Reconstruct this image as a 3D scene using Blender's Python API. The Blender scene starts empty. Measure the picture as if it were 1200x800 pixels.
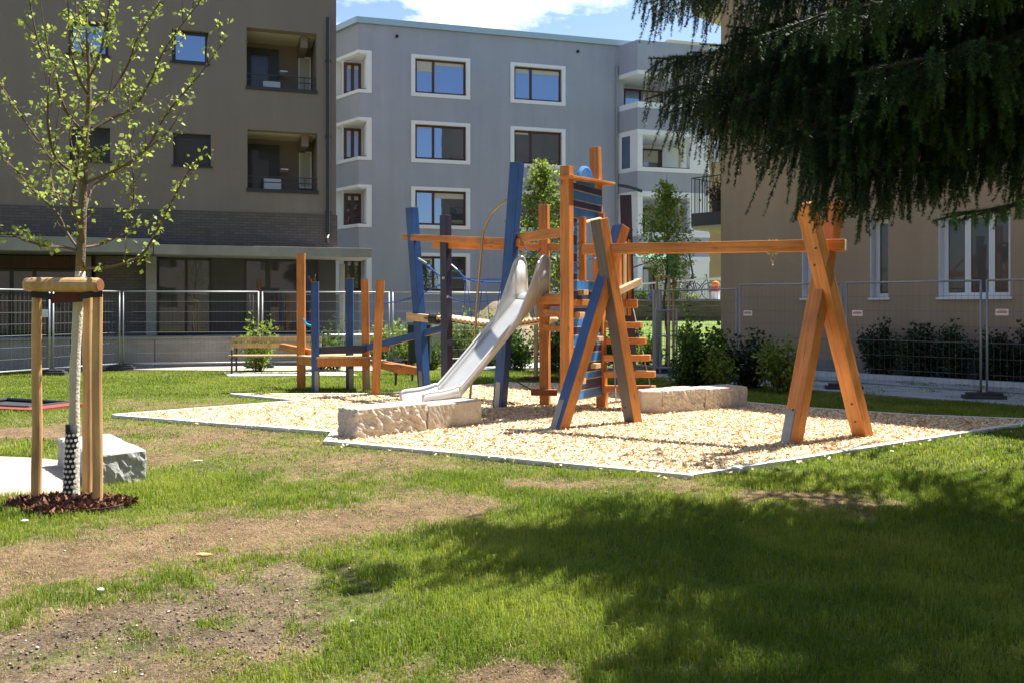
import bpy, bmesh, math, random
import numpy as np
from mathutils import Vector, Matrix
R_ = math.radians
random.seed(7)
rng = np.random.default_rng(11)
sc = bpy.context.scene
COL = sc.collection

# ------------------------------------------------------------------ camera
EYE = 1.62; F = 1040.0; HOR = 358.0
cam_d = bpy.data.cameras.new('camera'); cam = bpy.data.objects.new('camera', cam_d); COL.objects.link(cam)
cam.location = (0, 0, EYE); cam.rotation_euler = (R_(90), 0, 0)
cam_d.sensor_width = 36; cam_d.sensor_fit = 'HORIZONTAL'; cam_d.lens = 36 * F / 1200
cam_d.shift_y = -(400 - HOR) / 1200
cam_d.clip_start = 0.05; cam_d.clip_end = 3000
sc.camera = cam

# ------------------------------------------------------------------ light
SUN_EL = 60.0; SUN_AZ = 52.0          # azimuth clockwise from +Y
w = bpy.data.worlds.new('World'); sc.world = w; w.use_nodes = True
wn = w.node_tree.nodes; wl = w.node_tree.links; wn.clear()
wo = wn.new('ShaderNodeOutputWorld'); bg = wn.new('ShaderNodeBackground')
sky = wn.new('ShaderNodeTexSky'); sky.sky_type = 'NISHITA'; sky.sun_disc = False
sky.sun_elevation = R_(SUN_EL); sky.sun_rotation = R_(SUN_AZ)
sky.air_density = 1.0; sky.dust_density = 0.6; sky.ozone_density = 1.5
tc = wn.new('ShaderNodeTexCoord'); mp = wn.new('ShaderNodeMapping')
mp.inputs['Location'].default_value = (0.62, 0.0, 0.30); mp.inputs['Scale'].default_value = (1.0, 1.0, 2.2)
nz = wn.new('ShaderNodeTexNoise'); nz.inputs['Scale'].default_value = 3.4; nz.inputs['Detail'].default_value = 9; nz.inputs['Roughness'].default_value = 0.58
rp = wn.new('ShaderNodeValToRGB'); rp.color_ramp.elements[0].position = 0.50; rp.color_ramp.elements[1].position = 0.62
nz2 = wn.new('ShaderNodeTexNoise'); nz2.inputs['Scale'].default_value = 9; nz2.inputs['Detail'].default_value = 8
cr = wn.new('ShaderNodeValToRGB')
cr.color_ramp.elements[0].position = 0.3; cr.color_ramp.elements[0].color = (7.5, 8.0, 9.0, 1)
cr.color_ramp.elements[1].position = 0.65; cr.color_ramp.elements[1].color = (15, 15.2, 15.6, 1)
mx = wn.new('ShaderNodeMix'); mx.data_type = 'RGBA'
sep = wn.new('ShaderNodeSeparateXYZ')
msk = wn.new('ShaderNodeMapRange'); msk.inputs['From Min'].default_value = 0.0; msk.inputs['From Max'].default_value = 0.5
mul = wn.new('ShaderNodeMath'); mul.operation = 'MULTIPLY'
wl.new(tc.outputs['Generated'], mp.inputs['Vector']); wl.new(mp.outputs[0], nz.inputs['Vector']); wl.new(mp.outputs[0], nz2.inputs['Vector'])
wl.new(nz.outputs['Fac'], rp.inputs[0]); wl.new(nz2.outputs['Fac'], cr.inputs[0])
wl.new(tc.outputs['Generated'], sep.inputs[0]); wl.new(sep.outputs['Y'], msk.inputs['Value'])
wl.new(rp.outputs['Color'], mul.inputs[0]); wl.new(msk.outputs[0], mul.inputs[1])
wl.new(mul.outputs[0], mx.inputs['Factor']); wl.new(sky.outputs[0], mx.inputs['A']); wl.new(cr.outputs[0], mx.inputs['B'])
wl.new(mx.outputs['Result'], bg.inputs['Color']); bg.inputs['Strength'].default_value = 0.076
wl.new(bg.outputs[0], wo.inputs[0])
sd = bpy.data.lights.new('sun', 'SUN'); sd.energy = 5.0; sd.angle = R_(0.53); sd.color = (1.0, 0.955, 0.88)
sun = bpy.data.objects.new('sun', sd); COL.objects.link(sun)
sdir = Vector((math.sin(R_(SUN_AZ)) * math.cos(R_(SUN_EL)), math.cos(R_(SUN_AZ)) * math.cos(R_(SUN_EL)), math.sin(R_(SUN_EL))))
sun.rotation_euler = sdir.to_track_quat('Z', 'Y').to_euler(); sun.location = sdir * 30
sc.view_settings.view_transform = 'Standard'; sc.view_settings.look = 'None'; sc.view_settings.gamma = 1
sc.view_settings.exposure = 1.38

# ------------------------------------------------------------------ helpers
def G(x, y):
    Y = EYE * F / (y - HOR); return Vector(((x - 600) / F * Y, Y, 0))
def P(x, y, Y):
    return Vector(((x - 600) / F * Y, Y, EYE + (HOR - y) / F * Y))
def Gz(x, y, z):
    Y = (EYE - z) * F / (y - HOR); return Vector(((x - 600) / F * Y, Y, z))
def tag(o, label=None, cat=None, group=None, kind=None):
    if label: o['label'] = label
    if cat: o['category'] = cat
    if group: o['group'] = group
    if kind: o['kind'] = kind
    return o
def empty(name, loc=(0, 0, 0), rz=0, label=None, cat=None, group=None):
    o = bpy.data.objects.new(name, None); COL.objects.link(o); o.location = loc; o.rotation_euler = (0, 0, rz)
    o.empty_display_size = 0.2
    return tag(o, label, cat, group)

class MB:
    def __init__(s): s.v = []; s.f = []; s.m = []
    def quad(s, a, b, c, d, m=0):
        n = len(s.v); s.v += [tuple(a), tuple(b), tuple(c), tuple(d)]; s.f.append((n, n+1, n+2, n+3)); s.m.append(m)
    def box(s, lo, hi, m=0, M=None):
        x0, y0, z0 = lo; x1, y1, z1 = hi
        c = [(x0,y0,z0),(x1,y0,z0),(x1,y1,z0),(x0,y1,z0),(x0,y0,z1),(x1,y0,z1),(x1,y1,z1),(x0,y1,z1)]
        if M is not None: c = [tuple(M @ Vector(p)) for p in c]
        n = len(s.v); s.v += c
        for q in [(0,3,2,1),(4,5,6,7),(0,1,5,4),(1,2,6,5),(2,3,7,6),(3,0,4,7)]:
            s.f.append(tuple(n+i for i in q)); s.m.append(m)
        return s
    def tube(s, pts, r, n=8, m=0, cap=True):
        pts = [Vector(p) for p in pts]; rs = r if isinstance(r, (list, tuple)) else [r]*len(pts)
        base = len(s.v); up = Vector((0, 0, 1)); prev = None
        for i, p in enumerate(pts):
            t = (pts[min(i+1, len(pts)-1)] - pts[max(i-1, 0)]).normalized()
            if prev is None:
                a = t.cross(up) if abs(t.dot(up)) < .95 else t.cross(Vector((1, 0, 0)))
            else: a = prev - t * prev.dot(t)
            a.normalize(); prev = a; b = t.cross(a)
            for k in range(n):
                an = 2*math.pi*k/n
                s.v.append(tuple(p + (a*math.cos(an) + b*math.sin(an)) * rs[i]))
        for i in range(len(pts)-1):
            for k in range(n):
                k2 = (k+1) % n
                s.f.append((base+i*n+k, base+i*n+k2, base+(i+1)*n+k2, base+(i+1)*n+k)); s.m.append(m)
        if cap:
            s.f.append(tuple(base+k for k in reversed(range(n)))); s.m.append(m)
            e = base+(len(pts)-1)*n; s.f.append(tuple(e+k for k in range(n))); s.m.append(m)
        return s
    def prism(s, poly, z0, z1, m=0):
        n = len(s.v); k = len(poly)
        s.v += [(p[0], p[1], z0) for p in poly] + [(p[0], p[1], z1) for p in poly]
        s.f.append(tuple(n+i for i in reversed(range(k)))); s.m.append(m)
        s.f.append(tuple(n+k+i for i in range(k))); s.m.append(m)
        for i in range(k):
            j = (i+1) % k; s.f.append((n+i, n+j, n+k+j, n+k+i)); s.m.append(m)
        return s
    def build(s, name, mats, parent=None, bevel=0, smooth=False, loc=None):
        me = bpy.data.meshes.new(name); me.from_pydata(s.v, [], s.f)
        if not isinstance(mats, (list, tuple)): mats = [mats]
        for m in mats: me.materials.append(m)
        me.polygons.foreach_set('material_index', s.m)
        bm = bmesh.new(); bm.from_mesh(me)
        bmesh.ops.recalc_face_normals(bm, faces=bm.faces)
        if bevel: bmesh.ops.bevel(bm, geom=bm.edges[:], offset=bevel, segments=2, affect='EDGES', profile=.6)
        bm.to_mesh(me); bm.free()
        if smooth:
            me.polygons.foreach_set('use_smooth', [True]*len(me.polygons))
        o = bpy.data.objects.new(name, me); COL.objects.link(o)
        if parent: o.parent = parent
        if loc is not None: o.location = loc
        return o

def beam(name, p0, p1, wx, wy, ref, mats, parent, bevel=.008, facem=None):
    """square timber; mesh local z runs along it.  facem: dict axis-> material index"""
    p0 = Vector(p0); p1 = Vector(p1); z = (p1-p0); L = z.length; z.normalize()
    x = Vector(ref); x = (x - z*x.dot(z)).normalized(); y = z.cross(x)
    b = MB(); b.box((-wx/2, -wy/2, 0), (wx/2, wy/2, L))
    o = b.build(name, mats, None, bevel)
    if facem:
        for p in o.data.polygons:
            n = p.normal
            for key, mi in facem.items():
                ax = 'xyz'.index(key[1]); sg = 1 if key[0] == '+' else -1
                if n[ax]*sg > .7: p.material_index = mi
    M = Matrix((x, y, z)).transposed().to_4x4(); M.translation = p0
    if parent:
        o.parent = parent; M = parent.matrix_basis.inverted() @ M
    o.matrix_basis = M
    return o

def np_mesh(name, V, Fq, mats, parent=None, attrs=None, smooth=False):
    me = bpy.data.meshes.new(name)
    nv = len(V); nf = len(Fq); k = Fq.shape[1]
    me.vertices.add(nv); me.vertices.foreach_set('co', V.astype(np.float32).ravel())
    me.loops.add(nf*k); me.loops.foreach_set('vertex_index', Fq.astype(np.int32).ravel())
    me.polygons.add(nf); me.polygons.foreach_set('loop_start', (np.arange(nf)*k).astype(np.int32))
    if smooth: me.polygons.foreach_set('use_smooth', np.ones(nf, bool))
    for a, d in (attrs or {}).items():
        at = me.attributes.new(a, 'FLOAT', 'POINT'); at.data.foreach_set('value', d.astype(np.float32))
    me.update(calc_edges=True)
    for m in (mats if isinstance(mats, (list, tuple)) else [mats]): me.materials.append(m)
    o = bpy.data.objects.new(name, me); COL.objects.link(o)
    if parent:
        o.parent = parent
        o.matrix_basis = parent.matrix_basis.inverted()
    return o

def vnoise(x, y, s, seed=0):
    x = np.asarray(x)*s; y = np.asarray(y)*s
    xi = np.floor(x).astype(np.int64); yi = np.floor(y).astype(np.int64); fx = x-xi; fy = y-yi
    fx = fx*fx*(3-2*fx); fy = fy*fy*(3-2*fy)
    def h(a, b):
        n = (a*374761393 + b*668265263 + seed*974634777) & 0x7fffffff
        n = ((n ^ (n >> 13))*1274126177) & 0x7fffffff
        return ((n ^ (n >> 16)) & 0xffff)/65535.0
    return (h(xi, yi)*(1-fx)+h(xi+1, yi)*fx)*(1-fy) + (h(xi, yi+1)*(1-fx)+h(xi+1, yi+1)*fx)*fy
def fbm(x, y, s, seed=0):
    return (vnoise(x, y, s, seed)*.5 + vnoise(x, y, s*2.1, seed+1)*.27 + vnoise(x, y, s*4.3, seed+2)*.15 + vnoise(x, y, s*9, seed+3)*.08)

# ------------------------------------------------------------------ materials
def newmat(name):
    m = bpy.data.materials.new(name); m.use_nodes = True
    n = m.node_tree.nodes; l = m.node_tree.links
    return m, n, l, n['Principled BSDF']
def plain(name, col, rough=.6, metal=0, spec=.5, var=.0, vscale=3, bump=0, bscale=60, coords='Object'):
    m, n, l, b = newmat(name)
    b.inputs['Base Color'].default_value = (*col, 1); b.inputs['Roughness'].default_value = rough
    b.inputs['Metallic'].default_value = metal; b.inputs['Specular IOR Level'].default_value = spec
    t = n.new('ShaderNodeTexCoord')
    if var:
        z = n.new('ShaderNodeTexNoise'); z.inputs['Scale'].default_value = vscale; z.inputs['Detail'].default_value = 8; z.inputs['Roughness'].default_value = .65
        l.new(t.outputs[coords], z.inputs['Vector'])
        r = n.new('ShaderNodeMapRange'); r.inputs['From Min'].default_value = .3; r.inputs['From Max'].default_value = .7
        r.inputs['To Min'].default_value = 1-var; r.inputs['To Max'].default_value = 1+var
        l.new(z.outputs['Fac'], r.inputs['Value'])
        h = n.new('ShaderNodeVectorMath'); h.operation = 'SCALE'; h.inputs[0].default_value = col
        l.new(r.outputs[0], h.inputs['Scale']); l.new(h.outputs[0], b.inputs['Base Color'])
    if bump:
        z = n.new('ShaderNodeTexNoise'); z.inputs['Scale'].default_value = bscale; z.inputs['Detail'].default_value = 6
        l.new(t.outputs[coords], z.inputs['Vector'])
        bp = n.new('ShaderNodeBump'); bp.inputs['Strength'].default_value = bump; bp.inputs['Distance'].default_value = .02
        l.new(z.outputs['Fac'], bp.inputs['Height']); l.new(bp.outputs[0], b.inputs['Normal'])
    return m
def wood(name, c1, c2, rough=.55, sc_=(28, 28, 1.6), dirt=.0, crack=.35):
    m, n, l, b = newmat(name)
    t = n.new('ShaderNodeTexCoord'); oi = n.new('ShaderNodeObjectInfo')
    ad = n.new('ShaderNodeVectorMath'); ad.operation = 'ADD'
    ms = n.new('ShaderNodeVectorMath'); ms.operation = 'SCALE'; ms.inputs[0].default_value = (7, 13, 31)
    l.new(oi.outputs['Random'], ms.inputs['Scale']); l.new(t.outputs['Object'], ad.inputs[0]); l.new(ms.outputs[0], ad.inputs[1])
    mp = n.new('ShaderNodeMapping'); mp.inputs['Scale'].default_value = sc_; l.new(ad.outputs[0], mp.inputs['Vector'])
    z = n.new('ShaderNodeTexNoise'); z.inputs['Scale'].default_value = 1; z.inputs['Detail'].default_value = 7; z.inputs['Roughness'].default_value = .6; z.inputs['Distortion'].default_value = .6
    l.new(mp.outputs[0], z.inputs['Vector'])
    r = n.new('ShaderNodeValToRGB'); r.color_ramp.elements[0].position = .3; r.color_ramp.elements[1].position = .72
    r.color_ramp.elements[0].color = (*c1, 1); r.color_ramp.elements[1].color = (*c2, 1)
    l.new(z.outputs['Fac'], r.inputs[0])
    # weathering at large scale + knots
    z2 = n.new('ShaderNodeTexNoise'); z2.inputs['Scale'].default_value = 2.2; z2.inputs['Detail'].default_value = 5; l.new(ad.outputs[0], z2.inputs['Vector'])
    mr = n.new('ShaderNodeMapRange'); mr.inputs['From Min'].default_value = .35; mr.inputs['From Max'].default_value = .65; mr.inputs['To Min'].default_value = .78; mr.inputs['To Max'].default_value = 1.12
    l.new(z2.outputs['Fac'], mr.inputs['Value'])
    vo = n.new('ShaderNodeTexVoronoi'); vo.inputs['Scale'].default_value = 1; mk = n.new('ShaderNodeMapping'); mk.inputs['Scale'].default_value = (6, 6, 2.2)
    l.new(ad.outputs[0], mk.inputs['Vector']); l.new(mk.outputs[0], vo.inputs['Vector'])
    kr = n.new('ShaderNodeMapRange'); kr.inputs['From Min'].default_value = .05; kr.inputs['From Max'].default_value = .13; kr.inputs['To Min'].default_value = .45; kr.inputs['To Max'].default_value = 1
    l.new(vo.outputs['Distance'], kr.inputs['Value'])
    mm = n.new('ShaderNodeMath'); mm.operation = 'MULTIPLY'; l.new(mr.outputs[0], mm.inputs[0]); l.new(kr.outputs[0], mm.inputs[1])
    mc = n.new('ShaderNodeMapping'); mc.inputs['Scale'].default_value = (46, 46, .9); l.new(ad.outputs[0], mc.inputs['Vector'])
    zc = n.new('ShaderNodeTexNoise'); zc.inputs['Scale'].default_value = 1; zc.inputs['Detail'].default_value = 2; l.new(mc.outputs[0], zc.inputs['Vector'])
    cr_ = n.new('ShaderNodeMapRange'); cr_.inputs['From Min'].default_value = .27; cr_.inputs['From Max'].default_value = .33; cr_.inputs['To Min'].default_value = .35; cr_.inputs['To Max'].default_value = 1; l.new(zc.outputs['Fac'], cr_.inputs['Value'])
    m3 = n.new('ShaderNodeMath'); m3.operation = 'MULTIPLY'; l.new(mm.outputs[0], m3.inputs[0]); l.new(cr_.outputs[0], m3.inputs[1])
    sc2 = n.new('ShaderNodeVectorMath'); sc2.operation = 'SCALE'; l.new(r.outputs[0], sc2.inputs[0]); l.new(m3.outputs[0], sc2.inputs['Scale'])
    l.new(sc2.outputs[0], b.inputs['Base Color']); b.inputs['Roughness'].default_value = rough
    bp = n.new('ShaderNodeBump'); bp.inputs['Strength'].default_value = crack; bp.inputs['Distance'].default_value = .006
    l.new(z.outputs['Fac'], bp.inputs['Height']); l.new(bp.outputs[0], b.inputs['Normal'])
    return m
def leafmat(name, c1, c2, trans=.35, rough=.55):
    m, n, l, b = newmat(name)
    g = n.new('ShaderNodeNewGeometry'); r = n.new('ShaderNodeValToRGB')
    r.color_ramp.elements[0].color = (*c1, 1); r.color_ramp.elements[1].color = (*c2, 1)
    l.new(g.outputs['Random Per Island'], r.inputs[0]); l.new(r.outputs[0], b.inputs['Base Color'])
    b.inputs['Roughness'].default_value = rough; b.inputs['Specular IOR Level'].default_value = .35
    tr = n.new('ShaderNodeBsdfTranslucent'); mix = n.new('ShaderNodeMixShader'); mix.inputs[0].default_value = trans
    hs = n.new('ShaderNodeHueSaturation'); hs.inputs['Value'].default_value = 1.5; hs.inputs['Saturation'].default_value = 1.1; hs.inputs['Hue'].default_value = .49
    l.new(r.outputs[0], hs.inputs['Color']); l.new(hs.outputs[0], tr.inputs['Color'])
    l.new(b.outputs[0], mix.inputs[1]); l.new(tr.outputs[0], mix.inputs[2])
    l.new(mix.outputs[0], n['Material Output'].inputs[0]); return m
def glassmat(name, base, refl=.4, tint=(.8, .85, 1)):
    m, n, l, b = newmat(name)
    t = n.new('ShaderNodeTexCoord'); z = n.new('ShaderNodeTexNoise'); z.inputs['Scale'].default_value = .9; z.inputs['Detail'].default_value = 4
    l.new(t.outputs['Object'], z.inputs['Vector'])
    r = n.new('ShaderNodeValToRGB'); r.color_ramp.elements[0].position = .35; r.color_ramp.elements[1].position = .7
    r.color_ramp.elements[0].color = (*[c*.5 for c in base], 1); r.color_ramp.elements[1].color = (*[c*1.6 for c in base], 1)
    l.new(z.outputs['Fac'], r.inputs[0]); l.new(r.outputs[0], b.inputs['Base Color']); b.inputs['Roughness'].default_value = .3
    g = n.new('ShaderNodeBsdfGlossy'); g.inputs['Roughness'].default_value = .01; g.inputs['Color'].default_value = (*tint, 1)
    bp = n.new('ShaderNodeBump'); bp.inputs['Strength'].default_value = .05; bp.inputs['Distance'].default_value = .02
    z3 = n.new('ShaderNodeTexNoise'); z3.inputs['Scale'].default_value = 1.3; l.new(t.outputs['Object'], z3.inputs['Vector'])
    l.new(z3.outputs['Fac'], bp.inputs['Height']); l.new(bp.outputs[0], g.inputs['Normal'])
    mix = n.new('ShaderNodeMixShader'); mix.inputs[0].default_value = refl
    l.new(b.outputs[0], mix.inputs[1]); l.new(g.outputs[0], mix.inputs[2]); l.new(mix.outputs[0], n['Material Output'].inputs[0])
    return m
def brickmat(name, c1, c2, mortar):
    m, n, l, b = newmat(name)
    t = n.new('ShaderNodeTexCoord'); mp = n.new('ShaderNodeMapping'); mp.inputs['Rotation'].default_value = (R_(90), 0, 0)
    br = n.new('ShaderNodeTexBrick'); br.inputs['Scale'].default_value = 1; br.inputs['Brick Width'].default_value = .25; br.inputs['Row Height'].default_value = .077
    br.inputs['Mortar Size'].default_value = .008; br.inputs['Color1'].default_value = (*c1, 1); br.inputs['Color2'].default_value = (*c2, 1); br.inputs['Mortar'].default_value = (*mortar, 1)
    l.new(t.outputs['Object'], mp.inputs[0]); l.new(mp.outputs[0], br.inputs['Vector']); l.new(br.outputs['Color'], b.inputs['Base Color'])
    bp = n.new('ShaderNodeBump'); bp.inputs['Strength'].default_value = .6; bp.inputs['Distance'].default_value = .01; bp.invert = True
    l.new(br.outputs['Fac'], bp.inputs['Height']); l.new(bp.outputs[0], b.inputs['Normal']); b.inputs['Roughness'].default_value = .85
    return m

def wallmat(name, col):
    m, n, l, b = newmat(name)
    t = n.new('ShaderNodeTexCoord')
    def nz(sc, vec, d=6):
        mp = n.new('ShaderNodeMapping'); mp.inputs['Scale'].default_value = vec; z = n.new('ShaderNodeTexNoise'); z.inputs['Scale'].default_value = sc; z.inputs['Detail'].default_value = d; z.inputs['Roughness'].default_value = .65
        l.new(t.outputs['Object'], mp.inputs[0]); l.new(mp.outputs[0], z.inputs['Vector']); return z
    def mr(z, a, b2):
        r = n.new('ShaderNodeMapRange'); r.inputs['From Min'].default_value = .3; r.inputs['From Max'].default_value = .7; r.inputs['To Min'].default_value = a; r.inputs['To Max'].default_value = b2; l.new(z.outputs['Fac'], r.inputs['Value']); return r
    r1 = mr(nz(.45, (1, 1, 1)), .93, 1.07); r2 = mr(nz(1, (2.2, 2.2, .12)), .94, 1.05); r3 = mr(nz(40, (1, 1, 1), 2), .95, 1.05)
    m1 = n.new('ShaderNodeMath'); m1.operation = 'MULTIPLY'; l.new(r1.outputs[0], m1.inputs[0]); l.new(r2.outputs[0], m1.inputs[1])
    m2 = n.new('ShaderNodeMath'); m2.operation = 'MULTIPLY'; l.new(m1.outputs[0], m2.inputs[0]); l.new(r3.outputs[0], m2.inputs[1])
    h = n.new('ShaderNodeVectorMath'); h.operation = 'SCALE'; h.inputs[0].default_value = col; l.new(m2.outputs[0], h.inputs['Scale']); l.new(h.outputs[0], b.inputs['Base Color'])
    b.inputs['Roughness'].default_value = .95
    z = nz(45, (1, 1, 1)); bp = n.new('ShaderNodeBump'); bp.inputs['Strength'].default_value = .4; bp.inputs['Distance'].default_value = .02; l.new(z.outputs['Fac'], bp.inputs['Height']); l.new(bp.outputs[0], b.inputs['Normal'])
    return m
M = {}
M['orange'] = wood('orange_timber', (.40, .125, .022), (.62, .25, .06), .5)
M['redbrown'] = wood('brown_timber', (.20, .06, .02), (.36, .12, .04), .6)
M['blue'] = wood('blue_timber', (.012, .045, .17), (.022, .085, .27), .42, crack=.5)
M['brightblue'] = wood('light_blue_board', (.035, .15, .42), (.055, .24, .58), .45, crack=.4)
M['navy'] = wood('navy_timber', (.014, .012, .035), (.035, .032, .07), .45, crack=.5)
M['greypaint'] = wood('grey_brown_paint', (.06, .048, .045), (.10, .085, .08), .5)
M['pale'] = wood('pale_timber', (.42, .26, .12), (.66, .46, .25), .65)
M['stake'] = wood('stake_timber', (.40, .22, .085), (.66, .42, .20), .6, sc_=(18, 18, 1.2))
M['stakeend'] = wood('stake_end', (.20, .07, .03), (.34, .14, .06), .7)
M['rollwood'] = wood('roller_timber', (.46, .27, .11), (.72, .50, .27), .6)
M['steel'] = plain('brushed_steel', (.60, .60, .59), .5, .35, var=.06, vscale=5, bump=.08, bscale=180)
M['wire'] = plain('fence_wire', (.16, .165, .17), .7, .3)
M['galv'] = plain('galvanised_steel', (.36, .37, .38), .55, .7, var=.12, vscale=8)
M['galvd'] = plain('dark_metal', (.05, .055, .06), .5, .6)
M['plate'] = plain('post_shoe_metal', (.30, .29, .27), .5, .8, var=.15)
M['rope'] = plain('blue_rope', (.02, .10, .42), .8, bump=.5, bscale=300)
M['ropec'] = plain('cyan_rope', (.02, .30, .65), .8)
M['chain'] = plain('shackle_metal', (.55, .52, .48), .4, .9)
M['black'] = plain('black_rubber', (.02, .02, .022), .8)
M['foot'] = plain('recycled_plastic_foot', (.055, .055, .06), .85, var=.3, vscale=10, bump=.4)
M['brownwall'] = wallmat('taupe_render', (.235, .19, .165))
M['brick'] = brickmat('grey_brown_brick', (.15, .125, .115), (.11, .095, .09), (.085, .075, .07))
M['greywall'] = wallmat('blue_grey_render', (.365, .388, .465))
M['white'] = plain('white_render', (.80, .82, .87), .85, var=.03, vscale=1)
M['cream'] = plain('cream_render', (.62, .55, .42), .9, var=.04, vscale=1)
M['beigewall'] = wallmat('beige_render', (.41, .295, .195))
M['farbeige'] = plain('far_beige_render', (.46, .31, .18), .95, var=.05, vscale=.5)
M['concrete'] = plain('concrete', (.30, .285, .265), .9, var=.18, vscale=1.5, bump=.25, bscale=30)
M['darkclad'] = plain('dark_cladding', (.055, .052, .052), .6, var=.15, vscale=2)
M['anth'] = plain('anthracite_frame', (.028, .030, .034), .45)
M['brownframe'] = plain('brown_window_frame', (.075, .028, .020), .5, var=.1)
M['zinc'] = plain('zinc_coping', (.38, .47, .50), .4, .5)
M['whiteframe'] = plain('white_window_frame', (.80, .80, .80), .4)
M['blind'] = plain('cream_blind', (.50, .49, .43), .8)
M['glass'] = glassmat('window_glass', (.018, .018, .018), .40, (.50, .66, .98))
M['glassdark'] = glassmat('dark_window_glass', (.02, .018, .016), .2)
M['glassr'] = glassmat('shaded_window_glass', (.012, .012, .013), .022)
M['glassg'] = glassmat('shop_glass', (.02, .022, .02), .085)
M['bark'] = plain('bark', (.16, .125, .07), .9, var=.3, vscale=12, bump=.8, bscale=50)
M['spruce_twig'] = plain('spruce_twig_bark', (.045, .032, .022), .95, var=.2, vscale=9)
M['twig'] = plain('twig_bark', (.12, .08, .05), .9, var=.2, vscale=9)
M['paintbark'] = plain('white_painted_bark', (.56, .52, .43), .85, var=.12, vscale=14, bump=.7, bscale=45)
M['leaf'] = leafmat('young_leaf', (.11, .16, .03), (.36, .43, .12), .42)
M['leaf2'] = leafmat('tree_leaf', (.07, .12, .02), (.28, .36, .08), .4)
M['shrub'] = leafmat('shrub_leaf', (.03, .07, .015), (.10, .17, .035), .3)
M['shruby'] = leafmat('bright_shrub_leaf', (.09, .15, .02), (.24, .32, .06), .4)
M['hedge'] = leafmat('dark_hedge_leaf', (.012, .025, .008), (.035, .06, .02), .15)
M['kerb'] = plain('pale_granite_kerb', (.64, .63, .60), .85, var=.15, vscale=6, bump=.3, bscale=60)
M['paving'] = plain('grey_paving', (.40, .41, .43), .9, var=.12, vscale=2)
M['red'] = plain('red_rubber', (.26, .045, .035), .8, var=.25, vscale=6)
M['tramp'] = plain('trampoline_mat', (.03, .032, .036), .7, var=.3, vscale=30)
M['greenbin'] = plain('dark_green_metal', (.006, .022, .014), .45)
M['greenflag'] = plain('green_fabric', (.01, .14, .06), .7)
M['bucket'] = plain('blue_plastic', (.02, .06, .55), .4)
M['orangep'] = plain('orange_plastic', (.85, .22, .02), .4)
M['redp'] = plain('red_plastic', (.6, .03, .02), .4)
M['yellow'] = plain('yellow_plastic', (.8, .7, .03), .4)
M['belt'] = plain('brown_strap', (.09, .025, .015), .9, bump=.5)
M['decktimber'] = wood('weathered_deck_timber', (.10, .085, .065), (.19, .165, .13), .8)
M['planter'] = plain('planter_grey', (.06, .06, .065), .5)

def stonemat(name, col, gloss=.9):
    m, n, l, b = newmat(name)
    t = n.new('ShaderNodeTexCoord')
    z = n.new('ShaderNodeTexNoise'); z.inputs['Scale'].default_value = 9; z.inputs['Detail'].default_value = 10; z.inputs['Roughness'].default_value = .7
    s = n.new('ShaderNodeTexNoise'); s.inputs['Scale'].default_value = 130; s.inputs['Detail'].default_value = 2
    l.new(t.outputs['Object'], z.inputs['Vector']); l.new(t.outputs['Object'], s.inputs['Vector'])
    r = n.new('ShaderNodeValToRGB'); r.color_ramp.elements[0].position = .3; r.color_ramp.elements[1].position = .7
    r.color_ramp.elements[0].color = (*[c*.72 for c in col], 1); r.color_ramp.elements[1].color = (*[c*1.15 for c in col], 1)
    l.new(z.outputs['Fac'], r.inputs[0])
    mr = n.new('ShaderNodeMapRange'); mr.inputs['From Min'].default_value = .35; mr.inputs['From Max'].default_value = .65; mr.inputs['To Min'].default_value = .72; mr.inputs['To Max'].default_value = 1.2
    l.new(s.outputs['Fac'], mr.inputs['Value'])
    sc2 = n.new('ShaderNodeVectorMath'); sc2.operation = 'SCALE'; l.new(r.outputs[0], sc2.inputs[0]); l.new(mr.outputs[0], sc2.inputs['Scale'])
    l.new(sc2.outputs[0], b.inputs['Base Color']); b.inputs['Roughness'].default_value = gloss
    bp = n.new('ShaderNodeBump'); bp.inputs['Strength'].default_value = .8; bp.inputs['Distance'].default_value = .02
    l.new(z.outputs['Fac'], bp.inputs['Height']); l.new(bp.outputs[0], b.inputs['Normal'])
    return m
M['granite'] = stonemat('warm_granite', (.52, .45, .385))
M['granite2'] = stonemat('grey_granite', (.40, .395, .39))

# ------------------------------------------------------------------ ground
chip_px = [(135, 488), (392, 508), (384, 519), (600, 539), (810, 559), (1000, 529), (1200, 497.5), (1232, 494.5), (1090, 489), (940, 479), (875, 473), (790, 461), (700, 452), (600, 450), (530, 456), (440, 463.5), (272, 463), (352, 471)]
chip = [G(*p) for p in chip_px]
def inpoly(x, y, poly):
    x = np.asarray(x); y = np.asarray(y); c = np.zeros(x.shape, bool); n = len(poly)
    for i in range(n):
        x0, y0 = poly[i][0], poly[i][1]; x1, y1 = poly[(i+1) % n][0], poly[(i+1) % n][1]
        if y0 == y1: continue
        h = ((y0 > y) != (y1 > y)) & (x < (x1-x0)*(y-y0)/(y1-y0)+x0); c ^= h
    return c
def dseg(x, y, a, b):
    ax, ay = a[0], a[1]; bx, by = b[0]-ax, b[1]-ay
    t = np.clip(((x-ax)*bx+(y-ay)*by)/(bx*bx+by*by+1e-9), 0, 1)
    return np.hypot(x-ax-t*bx, y-ay-t*by)
def dline(x, y, px, sc=1):
    pts = [G(*p) for p in px]; d = np.full(np.shape(x), 1e9)
    for a, b in zip(pts[:-1], pts[1:]): d = np.minimum(d, dseg(x, y, a, b))
    return d
def sst(v, a, b):
    t = np.clip((v-a)/(b-a), 0, 1); return t*t*(3-2*t)
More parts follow.
